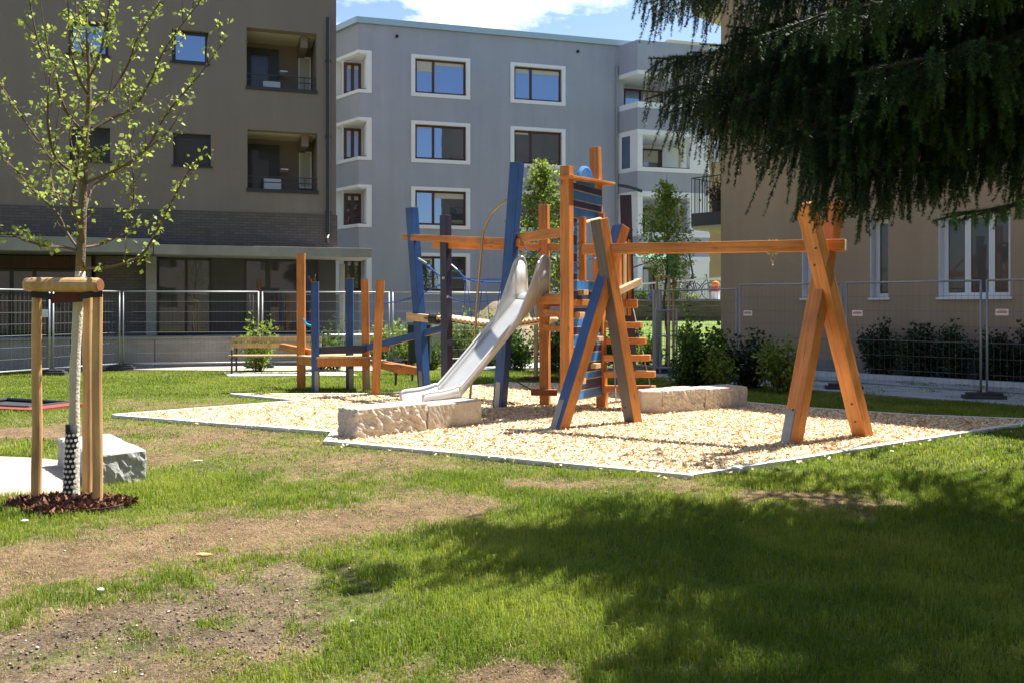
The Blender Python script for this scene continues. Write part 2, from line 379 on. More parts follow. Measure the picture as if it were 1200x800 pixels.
def masks(x, y):
    x = np.asarray(x, float); y = np.asarray(y, float)
    n1 = fbm(x, y, .9, 3); n2 = fbm(x, y, 2.6, 9)
    n3 = fbm(x, y, 7, 31); wob = (n1-.5)*1.5 + (n2-.5)*1.1 + (n3-.5)*.8
    g = np.full(x.shape, .93) + (n1-.5)*.5
    def sub(d, wd, amt, soft=.25):
        nonlocal g
        g = g - amt*(1-sst(d+wob*.55, wd-soft*1.9, wd+soft*2.6))
    sub(dline(x, y, [(-120, 668), (60, 655), (160, 640), (300, 622), (420, 608), (560, 594)]), .36, .80)
    sub(dline(x, y, [(-150, 740), (60, 722), (150, 712), (280, 700)]), .24, .85)
    sub(dline(x, y, [(-100, 800), (60, 790), (140, 770)]), .36, .9)
    sub(dline(x, y, [(210, 530), (330, 525), (420, 540)]), .8, .62, .5)
    sub(dline(x, y, [(120, 500), (220, 505)]), 1.0, .60, .5)
    sub(dline(x, y, [(180, 475), (250, 472)]), .9, .45, .4)
    sub(dline(x, y, [(640, 566), (730, 566), (800, 570)]), .14, .6)
    sub(dline(x, y, [(660, 796), (780, 788)]), .08, .8, .12)
    sub(dline(x, y, [(560, 815), (480, 790)]), .08, .45, .12)
    sub(dline(x, y, [(960, 585), (1030, 590)]), .18, .6, .15)
    sub(dline(x, y, [(0, 500), (110, 510)]), .3, .45, .3)
    soil = 1-sst(dline(x, y, [(-150, 790), (30, 770), (130, 750), (230, 715), (340, 700)]) + wob*.45, .25, .75)
    g = np.clip(g, 0, 1)
    return g, soil

def ground_sheet():
    def axis(lo, hi, flo, fhi, st):
        a = list(np.arange(flo, fhi, st)); s = st; v = flo; out = []
        while v > lo: s *= 1.35; v -= s; out.append(v)
        pre = out[::-1]; s = st; v = a[-1]; post = []
        while v < hi: s *= 1.35; v += s; post.append(v)
        return np.array(pre + a + post)
    xs = axis(-600, 600, -9, 9.5, .09); ys = axis(-200, 900, 2.5, 21, .09)
    X, Y = np.meshgrid(xs, ys); g, s = masks(X.ravel(), Y.ravel())
    z = (fbm(X.ravel(), Y.ravel(), 1.2, 5)-.5)*.05 * np.exp(-np.maximum(0, Y.ravel()-14)/4)
    z = z + (fbm(X.ravel(), Y.ravel(), 5, 15)-.5)*.022*s*(Y.ravel() < 20)
    z = z*np.where(inpoly(X.ravel(), Y.ravel(), [(p[0], p[1]) for p in chip]), 0, 1) - .012
    V = np.stack([X.ravel(), Y.ravel(), z], 1); nx = len(xs); ny = len(ys)
    i = np.arange(nx-1)[None, :] + np.arange(ny-1)[:, None]*nx
    Fq = np.stack([i, i+1, i+1+nx, i+nx], -1).reshape(-1, 4)
    m, n, l, b = newmat('lawn_and_bare_soil')
    ag = n.new('ShaderNodeAttribute'); ag.attribute_name = 'green'; as_ = n.new('ShaderNodeAttribute'); as_.attribute_name = 'soil'
    t = n.new('ShaderNodeTexCoord')
    def noise(s, d=8, r=.6):
        z = n.new('ShaderNodeTexNoise'); z.inputs['Scale'].default_value = s; z.inputs['Detail'].default_value = d; z.inputs['Roughness'].default_value = r
        l.new(t.outputs['Object'], z.inputs['Vector']); return z
    def ramp(src, p0, c0, p1, c1):
        r = n.new('ShaderNodeValToRGB'); r.color_ramp.elements[0].position = p0; r.color_ramp.elements[1].position = p1
        r.color_ramp.elements[0].color = (*c0, 1); r.color_ramp.elements[1].color = (*c1, 1); l.new(src, r.inputs[0]); return r
    def mix(f, a, bb):
        x = n.new('ShaderNodeMix'); x.data_type = 'RGBA'
        if isinstance(f, float): x.inputs['Factor'].default_value = f
        else: l.new(f, x.inputs['Factor'])
        l.new(a, x.inputs['A']); l.new(bb, x.inputs['B']); return x.outputs['Result']
    nf = noise(55, 10, .75); nm = noise(4); nl = noise(26, 9, .7)
    straw = ramp(nf.outputs['Fac'], .36, (.11, .065, .035), .64, (.38, .26, .16))
    dark = ramp(nf.outputs['Fac'], .36, (.07, .042, .024), .68, (.42, .32, .22))
    green = ramp(nf.outputs['Fac'], .32, (.05, .075, .015), .7, (.24, .27, .07))
    base = mix(as_.outputs['Fac'], straw.outputs[0], dark.outputs[0])
    ad = n.new('ShaderNodeMath'); ad.operation = 'ADD'; l.new(ag.outputs['Fac'], ad.inputs[0])
    sb = n.new('ShaderNodeMapRange'); sb.inputs['From Min'].default_value = .3; sb.inputs['From Max'].default_value = .7; sb.inputs['To Min'].default_value = -.5; sb.inputs['To Max'].default_value = .45
    l.new(nl.outputs['Fac'], sb.inputs['Value']); l.new(sb.outputs[0], ad.inputs[1])
    gr = n.new('ShaderNodeMapRange'); gr.inputs['From Min'].default_value = .28; gr.inputs['From Max'].default_value = .62
    l.new(ad.outputs[0], gr.inputs['Value'])
    fin = mix(gr.outputs[0], base, green.outputs[0])
    nb = noise(2.1, 5, .6); vb = n.new('ShaderNodeMapRange'); vb.inputs['From Min'].default_value = .35; vb.inputs['From Max'].default_value = .65; vb.inputs['To Min'].default_value = .68; vb.inputs['To Max'].default_value = 1.15; l.new(nb.outputs['Fac'], vb.inputs['Value'])
    nc = noise(11, 6, .7); vc = n.new('ShaderNodeMapRange'); vc.inputs['From Min'].default_value = .35; vc.inputs['From Max'].default_value = .6; vc.inputs['To Min'].default_value = .62; vc.inputs['To Max'].default_value = 1.1; l.new(nc.outputs['Fac'], vc.inputs['Value'])
    vm = n.new('ShaderNodeMath'); vm.operation = 'MULTIPLY'; l.new(vb.outputs[0], vm.inputs[0]); l.new(vc.outputs[0], vm.inputs[1])
    vs_ = n.new('ShaderNodeVectorMath'); vs_.operation = 'SCALE'; l.new(fin, vs_.inputs[0]); l.new(vm.outputs[0], vs_.inputs['Scale']); fin = vs_.outputs[0]
    l.new(fin, b.inputs['Base Color']); b.inputs['Roughness'].default_value = 1; b.inputs['Specular IOR Level'].default_value = .1
    bp = n.new('ShaderNodeBump'); bp.inputs['Strength'].default_value = 1; bp.inputs['Distance'].default_value = .03
    l.new(nf.outputs['Fac'], bp.inputs['Height']); l.new(bp.outputs[0], b.inputs['Normal'])
    o = np_mesh('ground', V, Fq, m, attrs={'green': g, 'soil': s}, smooth=True)
    tag(o, kind='structure')
ground_sheet()

# wood-chip bed
def chips_mat():
    m, n, l, b = newmat('wood_chip_bed')
    t = n.new('ShaderNodeTexCoord'); v = n.new('ShaderNodeTexVoronoi'); v.inputs['Scale'].default_value = 38; v.inputs['Randomness'].default_value = 1
    mp = n.new('ShaderNodeMapping'); mp.inputs['Rotation'].default_value = (0, 0, .5); mp.inputs['Scale'].default_value = (1, .6, 1)
    l.new(t.outputs['Object'], mp.inputs[0]); l.new(mp.outputs[0], v.inputs['Vector'])
    r = n.new('ShaderNodeValToRGB'); e = r.color_ramp.elements; e[0].color = (.42, .27, .13, 1); e[1].color = (.86, .74, .54, 1)
    k = e.new(.4); k.color = (.72, .55, .34, 1)
    sx = n.new('ShaderNodeSeparateColor'); l.new(v.outputs['Color'], sx.inputs[0]); l.new(sx.outputs[0], r.inputs[0])
    l.new(r.outputs[0], b.inputs['Base Color']); b.inputs['Roughness'].default_value = .9
    bp = n.new('ShaderNodeBump'); bp.inputs['Strength'].default_value = .7; bp.inputs['Distance'].default_value = .02; l.new(v.outputs['Distance'], bp.inputs['Height']); l.new(bp.outputs[0], b.inputs['Normal'])
    return m
M['chipbed'] = chips_mat()
b = MB(); b.v = [(p.x, p.y, .012) for p in chip]; b.f = [tuple(range(len(chip)))]; b.m = [0]
o = b.build('wood_chip_ground', M['chipbed']); tag(o, kind='structure')
bmesh_ = bmesh.new(); bmesh_.from_mesh(o.data); bmesh.ops.triangulate(bmesh_, faces=bmesh_.faces[:]); bmesh_.to_mesh(o.data); bmesh_.free()
# loose chips
def scatter_chips(N):
    x = rng.uniform(-6.2, 8, N*3); y = 8.2 + (19-8.2)*rng.random(N*3)**1.5
    k = inpoly(x, y, [(p[0], p[1]) for p in chip])
    dd = np.full(x.shape, 9.)
    for i in range(6): dd = np.minimum(dd, dseg(x, y, chip[i], chip[i+1]))
    k |= (dd < .35) & (rng.random(len(x)) < .07*np.exp(-dd/.10))
    x = x[k][:N]; y = y[k][:N]; n = len(x)
    L = rng.uniform(.012, .034, n); W = rng.uniform(.006, .013, n); a = rng.uniform(0, 6.28, n); tl = rng.normal(0, .35, n); ro = rng.normal(0, .5, n)
    u = np.stack([np.cos(a)*np.cos(tl), np.sin(a)*np.cos(tl), np.sin(tl)], 1)
    v = np.stack([-np.sin(a)*np.cos(ro), np.cos(a)*np.cos(ro), np.sin(ro)], 1)
    c = np.stack([x, y, .018+rng.uniform(0, .014, n)], 1)
    V = np.stack([c-u*L[:, None]-v*W[:, None], c+u*L[:, None]-v*W[:, None]*.7, c+u*L[:, None]*.9+v*W[:, None], c-u*L[:, None]+v*W[:, None]*.8], 1).reshape(-1, 3)
    Fq = np.arange(n*4).reshape(-1, 4)
    m, nn, l, bb = newmat('loose_chip')
    g = nn.new('ShaderNodeNewGeometry'); r = nn.new('ShaderNodeValToRGB'); e = r.color_ramp.elements
    e[0].color = (.36, .19, .07, 1); e[1].color = (.84, .76, .60, 1); q = e.new(.25); q.color = (.74, .52, .27, 1); q = e.new(.6); q.color = (.82, .68, .45, 1)
    l.new(g.outputs['Random Per Island'], r.inputs[0]); l.new(r.outputs[0], bb.inputs['Base Color']); bb.inputs['Roughness'].default_value = .8
    # a few kicked over the kerb
    o = np_mesh('wood_chips', V, Fq, m)
    tag(o, 'pale loose wood chips covering the play area bed', 'wood chips', kind='stuff')
scatter_chips(90000)
# kerb around the bed
b = MB()
for i in range(len(chip)):
    p, q = chip[i], chip[(i+1) % len(chip)]; d = (q-p); L = d.length; d.normalize(); nrm = Vector((-d.y, d.x, 0))
    k = max(1, int(L/1.0)); 
    for j in range(k):
        a = p + d*(L*j/k+.004); c = p + d*(L*(j+1)/k-.004); w_ = .045
        if j == k-1: c = q + d*.03
        h = .035+random.uniform(-.004, .004)
        M4 = Matrix.Translation(a) @ Matrix.Rotation(math.atan2(d.y, d.x), 4, 'Z')
        b.box((0, -w_, -.05), ((c-a).length, w_, h+i*.0004), 0, M4)
o = b.build('kerb', M['kerb']); tag(o, kind='structure')

# sandy path, mulch, paving strips
def flat(name, pts, z, mat):
    b = MB(); b.prism([(p[0], p[1]) for p in pts], -.06, z); o = b.build(name, mat); return tag(o, kind='structure')
M['sand'] = plain('sandy_gravel', (.42, .36, .29), 1, var=.14, vscale=70, bump=.6, bscale=120)
pth = [(-400, 535), (-60, 533), (40, 537), (80, 541), (92, 552), (97, 566), (92, 576), (60, 581), (-60, 583), (-400, 590)]
flat('sandy_path', [G(*p) for p in pth], .012, M['sand'])
# paved path in front of the right building and below the fences

M['lintel'] = wood('dark_lintel_timber', (.05, .022, .012), (.10, .045, .022), .7)
# ------------------------------------------------------------------ buildings
class Facade:
    def __init__(s, O, d, root=None, name=None, **kw):
        s.d = Vector((d[0], d[1])).normalized(); s.O = Vector((O[0], O[1])); s.n = Vector((-s.d.y, s.d.x))
        s.root = root or empty(name, (O[0], O[1], 0), math.atan2(s.d.y, s.d.x), **kw)
    def hit(s, x, y=HOR, off=0):
        u = (x-600)/F; o = s.O + s.n*off
        # o.x + d.x t = u (o.y + d.y t)
        t = (u*o.y - o.x)/(s.d.x - u*s.d.y); Y = o.y + s.d.y*t
        return t, EYE + (HOR-y)/F*Y
    def loc(s, wx, wy):
        v = Vector((wx, wy)) - s.O; return v.dot(s.d), v.dot(s.n)

def wall_holes(b, t0, t1, z0, z1, holes, th=.3, m=0, mr=None, y0=0, edges=True):
    mr = m if mr is None else mr
    ts = sorted(set([t0, t1] + [min(max(v, t0), t1) for h in holes for v in (h[0], h[2])]))
    zs = sorted(set([z0, z1] + [min(max(v, z0), z1) for h in holes for v in (h[1], h[3])]))
    def inh(t, z): return any(h[0] < t < h[2] and h[1] < z < h[3] for h in holes)
    nt, nz = len(ts)-1, len(zs)-1
    sol = [[not inh((ts[i]+ts[i+1])/2, (zs[j]+zs[j+1])/2) for j in range(nz)] for i in range(nt)]
    y1 = y0+th
    for i in range(nt):
        for j in range(nz):
            if not sol[i][j]: continue
            a, c, e, g = ts[i], ts[i+1], zs[j], zs[j+1]
            b.quad((a, y0, e), (c, y0, e), (c, y0, g), (a, y0, g), m)
            b.quad((c, y1, e), (a, y1, e), (a, y1, g), (c, y1, g), m)
            def nb(ii, jj): return 0 <= ii < nt and 0 <= jj < nz and sol[ii][jj]
            def col(ii, jj): return mr if (0 <= ii < nt and 0 <= jj < nz) else m
            if not nb(i-1, j): b.quad((a, y1, e), (a, y0, e), (a, y0, g), (a, y1, g), col(i-1, j))
            if not nb(i+1, j): b.quad((c, y0, e), (c, y1, e), (c, y1, g), (c, y0, g), col(i+1, j))
            if not nb(i, j-1): b.quad((a, y1, e), (c, y1, e), (c, y0, e), (a, y0, e), col(i, j-1))
            if not nb(i, j+1): b.quad((a, y0, g), (c, y0, g), (c, y1, g), (a, y1, g), col(i, j+1))

def window(root, t0, z0, t1, z1, y, frame, glass, splits=(), fw=.07, blinds=(), sill=None, name='window', sash=0):
    """frame mesh in the wall plane at depth y with its pane, optional blind and sill"""
    b = MB(); e = .001
    b.box((t0, y, z0), (t1, y+.07, z0+fw)); b.box((t0, y, z1-fw), (t1, y+.07, z1))
    b.box((t0, y+e, z0+fw), (t0+fw, y+.07-e, z1-fw)); b.box((t1-fw, y+e, z0+fw), (t1, y+.07-e, z1-fw))
    for s in splits:
        c = t0+(t1-t0)*s; b.box((c-fw*.6, y-.006, z0+fw), (c+fw*.6, y+.07-e, z1-fw))
    o = b.build(name, frame, root)
    p = MB(); p.box((t0+fw*.5, y+.03, z0+fw*.5), (t1-fw*.5, y+.045, z1-fw*.5)); p.build('pane', glass, o)
    for (a, c, h) in blinds:
        q = MB(); q.box((t0+(t1-t0)*a+fw*.8, y+.012, z1-fw-(z1-z0)*h), (t0+(t1-t0)*c-fw*.6, y+.028, z1-fw*.9)); q.build('blind', M['blind'], o)
    if sill:
        q = MB(); q.box((t0-.05, sill[0], z0-.045), (t1+.05, y+.02, z0-.002)); q.build('sill', sill[1], o)
    return o
def railing(b, pts, z0, z1, n, r=.012, rr=.02):
    for (a, c), k in zip(zip(pts[:-1], pts[1:]), n):
        a = Vector((*a, 0)); c = Vector((*c, 0))
        for z in (z0, z1): b.tube([a+Vector((0, 0, z)), c+Vector((0, 0, z))], rr, 6)
        for i in range(k+1):
            p = a+(c-a)*i/k; b.tube([p+Vector((0, 0, z0)), p+Vector((0, 0, z1))], r, 4, cap=False)

# ---- taupe building on the left
LB = Facade((-7.51, 25.2), (.949, .315), name='apartment_building', label='dark taupe rendered apartment block at left with brick base and long concrete canopy', cat='building')
r = LB.root
tR = LB.hit(394)[0]; tL = LB.hit(-260)[0]; zc = LB.hit(250, 287)[1]
wins = []
for (x0, yt, x1, yb) in [(80, 22.5, 127, 63), (201.5, 34, 244, 72.5), (81, 147.5, 129, 188), (203, 155.5, 247, 194), (-75, 10, -30, 56), (-75, 140, -30, 182)]:
    a, zt = LB.hit(x0, yt); c, _ = LB.hit(x1, yt); _, zb = LB.hit(x0, yb-.5); wins.append((a, zb, c, zt))
log = []
for (x0, yt, x1, yb) in [(289, 32, 371, 100.5), (290, 151.6, 372, 220.8)]:
    a, zt = LB.hit(x0, yt); c, _ = LB.hit(x1, yt); _, zb = LB.hit(x0, yb); log.append((a, zb, c, zt))
zbr = LB.hit(200, 246.3)[1]; H = 15.2
b = MB(); wall_holes(b, tL, tR, zbr, H, wins+log, .35); b.build('upper_wall', M['brownwall'], r)
b = MB(); b.box((tL, -.03, zc+.004), (tR+.03, .32, zbr-.002)); b.box((tR-.32, .321, zc+.004), (tR+.028, 9, zbr-.002)); b.build('brick_band', M['brick'], r)
# right side wall with loggia openings, roof, back
b = MB(); D = 12
side_h = [(.35+.25, z0+.02, 2.0, z1-.32) for (a, z0, c, z1) in log]
wall_holes(b, .0, D, zbr, H, side_h, .35)
for i, v in enumerate(b.v): b.v[i] = (tR - v[1], v[0]+.351, v[2])
b.build('side_wall', M['brownwall'], r)
b = MB(); b.box((tL, 0, H+.002), (tR, D, H+.3)); b.build('roof', M['darkclad'], r)
b = MB(); b.box((tL, D, 0), (tR, D+.3, H)); b.box((tL-.3, 0, 0), (tL-.002, D, H)); b.build('rear_wall', M['brownwall'], r)
for (a, z0, c, z1) in wins:
    i = wins.index((a, z0, c, z1))
    window(r, a, z0, c, z1, .14, M['anth'], M['glass'] if i in (0, 1, 4) else M['glassr'], (), .09, sill=(-.05, M['anth']))
for (a, z0, c, z1) in log:
    dp = 1.55
    b = MB()
    b.box((a-.2, .352, z0-.2), (tR-.352, dp+.3, z0-.001)); b.build('loggia_floor', M['concrete'], r)
    b = MB(); b.box((a-.2, .352, z1+.001), (tR-.352, dp+.3, z1+.2)); b.build('loggia_ceiling', M['cream'], r)
    b = MB(); b.box((a-.25, .352, z0), (a-.001, dp, z1)); b.box((a, dp, z0), (tR-.352, dp+.3, z1)); b.box((c-.42, .352, z1-.34), (c-.22, dp-.001, z1-.001)); b.box((c+.001, .352, z0), (tR-.36, dp-.001, z1-.001))
    b.build('loggia_wall', M['brownwall'], r)
    mid = a+(c-a)*.50
    window(r, a+(c-a)*.80, z0+.25, c-.02, z1-.30, dp-.07, M['whiteframe'], M['blind'], (), .04, name='bright_opening_panel')  # pale panel added in place of the bright view through the side opening
    window(r, a+.02, z0+.02, mid, z1-.16, dp-.08, M['anth'], M['glassr'], (.78,), .16, name='balcony_door')
    b = MB(); b.box((a-.03, -.04, z0-.10), (c+.03, .35, z0-.001)); b.build('loggia_sill', M['anth'], r)
    b = MB()
    for zz in (z0+.20, z0+.36): b.tube([(a, .06, zz), (c, .06, zz)], .016, 6)
    for tt in (a+.35, c-.35): b.tube([(tt, .06, z0), (tt, .06, z0+.36)], .012, 6)
    b.build('railing', M['anth'], r)
    b = MB(); b.box((a+.5, 1.1, z0), (a+1.0, 1.6, z0+.45)); b.box((a+1.2, .9, z0+.7), (mid, 1.5, z0+.74)); b.build('balcony_table', M['whiteframe'], r, .01)
# down pipe
tp, _ = LB.hit(384, 100); _, zt = LB.hit(384, 22)
b = MB(); b.tube([(tp, -.10, zt), (tp, -.10, zc+.35), (tp-.05, -.22, zc+.22), (tp-.05, -.25, zc+.10)], .055, 10)
for k in range(4): b.box((tp-.08, -.12, zc+1+k*2.2), (tp+.08, -.001, zc+1.03+k*2.2))
b.build('downpipe', M['anth'], r, smooth=False)
# canopy
tc1 = LB.hit(425, 300, -.9)[0]; zct = LB.hit(100, 280, -.9)[1]
zcb = LB.hit(250, 299, -.9)[1]; zct = LB.hit(250, 287.5, -.9)[1]
b = MB(); tj = LB.hit(180, 300, -.9)[0]
b.box((tL, -.9, zcb+.03), (tj-.01, 1.2, zct+.14)); b.box((tj+.01, -.9, zcb), (tR+.9, 1.2, zct))
b.build('canopy', M['concrete'], r, .01)
# ground floor
zt_ = .80
def gcol(x0, x1, off=.0): return LB.hit(x0, off=off)[0], LB.hit(x1, off=off)[0]
b = MB(); a, c = gcol(112, 171, .5); b.box((a, .5, zt_-.5), (c, .9, zcb-.002)); b.build('brick_pier', M['brick'], r)
b = MB(); a, c = gcol(171, 183, .1); b.box((a, .1, zt_-.5), (c, .498, zcb-.002)); b.build('concrete_pillar', M['concrete'], r); b = MB()
a2, c2 = gcol(99, 107, .9); b.box((a2, .9, zt_-.5), (c2, 1.1, zcb-.002)); b.build('concrete_pillar', M['concrete'], r)
b = MB()
for x0, x1 in [(248, 286), (373, 393.5), (-260, -60)]:
    b = MB(); a, c = gcol(x0, x1, .7); b.box((a, .7, zt_-.5), (c, 1.0, zcb-.002)); b.build('ground_floor_wall', M['darkclad'], r)
b = MB(); b.box((tR-.30, 1.01, zt_-.5), (tR-.002, 9, zcb-.002)); b.build('ground_floor_wall', M['darkclad'], r)
b = MB(); a, c = gcol(-60, 112, .9); b.box((a, .95, zcb-.35), (c, 1.1, zcb-.002)); b.build('timber_lintel', M['lintel'], r)
for x0, x1, sp in [(183, 248, (.54,)), (286, 314, ()), (314, 373, (.62,)), (-60, 99, (.2, .45, .62)), (107, 112, ())]:
    off = .75 if x0 > 120 else 1.15
    a, c = gcol(x0, x1, off)
    window(r, a, zt_, c, zcb-(.004 if x0 > 120 else .36), off, M['anth'], M['glassg'], sp, .07, name='glass_front')
a, c = gcol(314, 373, .9)
for k in range(6):
    b = MB(); n_ = 10
    for i in range(n_+1):
        x = a+.4+k*.34+i*.017; b.v += [(x, 1.0+.02*math.sin(i*2.2), zt_), (x, 1.0+.02*math.sin(i*2.2), zcb-.1)]
    b.f = [(2*i, 2*i+2, 2*i+3, 2*i+1) for i in range(n_)]; b.m = [0]*n_
    b.build('curtain', M['blind'], r)
b = MB(); b.box((tL, 1.3, zt_-.9), (tR-.31, 9, zcb-.002)); b.build('interior_core', M['darkclad'], r)

# terrace wall (own thing) and terrace slab
TWoff = -1.25
ta = LB.hit(-250, off=TWoff)[0]; tb = LB.hit(397, off=TWoff)[0]
_, ztw = LB.hit(150, 395, TWoff)
TW = empty('terrace_wall', (LB.O.x, LB.O.y, 0), LB.root.rotation_euler.z, 'low grey concrete panel wall carrying the terrace of the dark block', 'wall')
b = MB(); L = 0; k = 0; x = ta
while x < tb:
    e = min(x+2.0, tb); b.box((x+.008, TWoff+random.uniform(0, .004), -.1), (e-.008, TWoff+.22, ztw-.06)); x = e; k += 1
b.build('wall_panel', M['concrete'], TW, .006)
b = MB(); b.box((ta, TWoff-.03, ztw-.058), (tb+.02, TWoff+.25, ztw)); b.build('coping', M['concrete'], TW, .006)
b = MB(); b.box((ta, TWoff+.26, -.1), (tb+4.6, .49, zt_-.02)); o = b.build('terrace', M['paving'], None); o.location = (LB.O.x, LB.O.y, 0); o.rotation_euler = (0, 0, LB.root.rotation_euler.z); tag(o, kind='structure')
# black balustrade on the terrace
BR = empty('balustrade', (LB.O.x, LB.O.y, 0), LB.root.rotation_euler.z, 'black vertical bar balustrade standing on the terrace wall at far left', 'railing')
b = MB(); a = LB.hit(-150, off=TWoff+.1)[0]; c = LB.hit(112, off=TWoff+.1)[0]
railing(b, [(a, TWoff+.1), (c, TWoff+.1)], ztw+.06, ztw+1.15, [int((c-a)/.11)], .009, .018)
b.build('bars', M['anth'], BR)
b = MB(); q = LB.hit(53, off=TWoff+.06)[0]; b.box((q-.1, TWoff+.07, ztw+.52), (q+.1, TWoff+.08, ztw+.72)); b.build('notice', M['whiteframe'], BR)

# ---- blue grey building in the middle
GB = Facade(((516-600)/F*38.9, 38.9), (.959, .282), name='apartment_building', label='blue grey four storey apartment block with white framed windows across the middle', cat='building')
r = GB.root
tc0 = GB.hit(420.5)[0]; tE = GB.hit(722.5)[0]; tEnd = GB.hit(731)[0]
zr = GB.hit(572, 41)[1]
rows = []
sp = []
for (yt, yb) in [(61.9, 112.7), (140, 189.5), (217.6, 266), (294.4, 342)]:
    zt = GB.hit(481.7, yt)[1]; zb = GB.hit(481.7, yb)[1]; rows.append((zb, zt))
pitch = (rows[0][1]-rows[3][1])/3; hh = sum(z[1]-z[0] for z in rows)/4
rows = [(rows[0][0]-k*pitch, rows[0][0]-k*pitch+hh) for k in range(4)]
c1 = (GB.hit(481.7)[0], GB.hit(550.9)[0]); c2 = (GB.hit(598)[0], GB.hit(662.6)[0])
cc = (tc0, GB.hit(435.5)[0])
holes = []
bw = .20
for (z0, z1) in rows:
    for c in (c1, c2): holes.append((c[0]+bw*.9, z0+bw*.8, c[1]-bw*.9, z1-bw*.75))
    holes.append((tc0-.01, z0+bw*.7, cc[1]-.22, z1-bw*.7))
b = MB(); wall_holes(b, tc0, tEnd, 0, zr, holes, .35, 0, 1); b.build('front_wall', [M['greywall'], M['white']], r)
# window surrounds
for (z0, z1) in rows:
    for c in (c1, c2):
        h = (c[0]+bw*.9, z0+bw*.8, c[1]-bw*.9, z1-bw*.75)
        b = MB(); wall_holes(b, c[0], c[1], z0, z1, [h], .035, y0=-.035+.0); b.build('window_surround', M['white'], r)
    b = MB(); wall_holes(b, tc0-.03, cc[1], z0, z1, [(tc0-.2, z0+bw*.7, cc[1]-.22, z1-bw*.7)], .035, y0=-.035); b.build('window_surround', M['white'], r)
for ri, (z0, z1) in enumerate(rows):
    for ci, c in enumerate((c1, c2)):
        bl = {(0, 0): [(0, .36, .30), (.36, 1, .10)], (0, 1): [(0, .33, .13), (.33, 1, .13)], (1, 0): [(0, .36, .03)], (1, 1): [(0, .33, .05)], (2, 0): [(.36, 1, .15)], (3, 0): [(0, .4, .06)]}.get((ri, ci), [])
        window(r, c[0]+bw*.92, z0+bw*.82, c[1]-bw*.92, z1-bw*.77, .12, M['brownframe'], M['glass'], (.36,), .09, bl, sill=(-.02, M['brownframe']))
# left receding face (obtuse corner) built in its own rotated mesh
b = MB(); ld = Vector((-.667, .745)); ang = math.atan2(ld.dot(GB.n), ld.dot(GB.d))   # direction of the face in local coords
lh = [(-.01, z0+bw*.7, 1.9, z1-bw*.7) for (z0, z1) in rows]
wall_holes(b, 0, 14, 0, zr, lh, .35, 0, 1)
for i, v in enumerate(b.v):
    x, y = v[0], -v[1]; b.v[i] = (tc0 + x*math.cos(ang)-y*math.sin(ang), x*math.sin(ang)+y*math.cos(ang), v[2])
b.build('side_wall', [M['greywall'], M['white']], r)
b = MB()
for (z0, z1) in rows: wall_holes(b, 0.0, 2.15, z0, z1, [(-.2, z0+bw*.7, 1.9, z1-bw*.7)], .035, y0=-.035)
for i, v in enumerate(b.v):
    x, y = v[0], -v[1]; b.v[i] = (tc0 + x*math.cos(ang)-y*math.sin(ang), x*math.sin(ang)+y*math.cos(ang), v[2])
b.build('loggia_frame', M['white'], r)
for (z0, z1) in rows:
    zf, zt = z0+bw*.7, z1-bw*.7
    lx, ly = tc0+1.9*math.cos(ang)*1.0, 1.9*math.sin(ang)
    b = MB(); poly = [(tc0+.05, .03), (cc[1]-.22, .03), (cc[1]-.22, 2.0), (lx+.05, 2.0), (lx+.08, ly)]
    b.prism(poly, zf-.12, zf-.004); b.prism(poly, zt-.035, zt+.12)
    b.prism([(cc[1]-.21, .36), (cc[1]+.1, .36), (cc[1]+.1, 2.3), (cc[1]-.21, 2.3)], zf, zt)
    b.box((lx+.25, 1.25, zf), (cc[1]-.215, 1.5, zt)); b.build('loggia_wall', M['white'], r)
    wx = GB.hit(403, off=1.2)[0]; wx1 = GB.hit(423, off=1.2)[0]
    window(r, wx, zf+.03, wx1, zt-.12, 1.17, M['brownframe'], M['glassdark'], (.5,), .12, [(.1, .95, .12)])
    b = MB(); b.box((tc0+.05, -.01, zf-.002), (cc[1]-.2, .30, zf+.035)); b.build('sill', M['anth'], r)
# roof slab with coping and roof lights
b = MB(); fx, fy = math.cos(ang), math.sin(ang)
poly = [(tc0-.12, -.12), (tEnd+8.5, -.12), (tEnd+8.5, 12), (tc0+14*fx, 12), (tc0+14*fx-.1, 14*fy), ]
b.prism(poly, zr+.002, zr+.26); b.build('roof_coping', M['zinc'], r)
for px in (611, 690):
    a = GB.hit(px, off=3.5)[0]; b = MB(); b.v = [(a-.9, 3, zr+.27), (a+.9, 3, zr+.27), (a+.9, 5, zr+.27), (a-.9, 5, zr+.27), (a, 4, zr+1.05)]
    b.f = [(0, 1, 4), (1, 2, 4), (2, 3, 4), (3, 0, 4), (3, 2, 1, 0)]; b.m = [0]*5; b.build('roof_light', M['darkclad'], r)
for px, py in [(465, 43), (677, 61)]:
    a, z = GB.hit(px, py); b = MB(); b.tube([(a, -.06, z), (a, .02, z)], .07, 12); b.build('overflow_spout', M['black'], r)
tp = GB.hit(722)[0]
b = MB(); b.tube([(tp, -.09, 0.2), (tp, -.09, zr-.9)], .05, 8); b.build('downpipe', M['galv'], r)
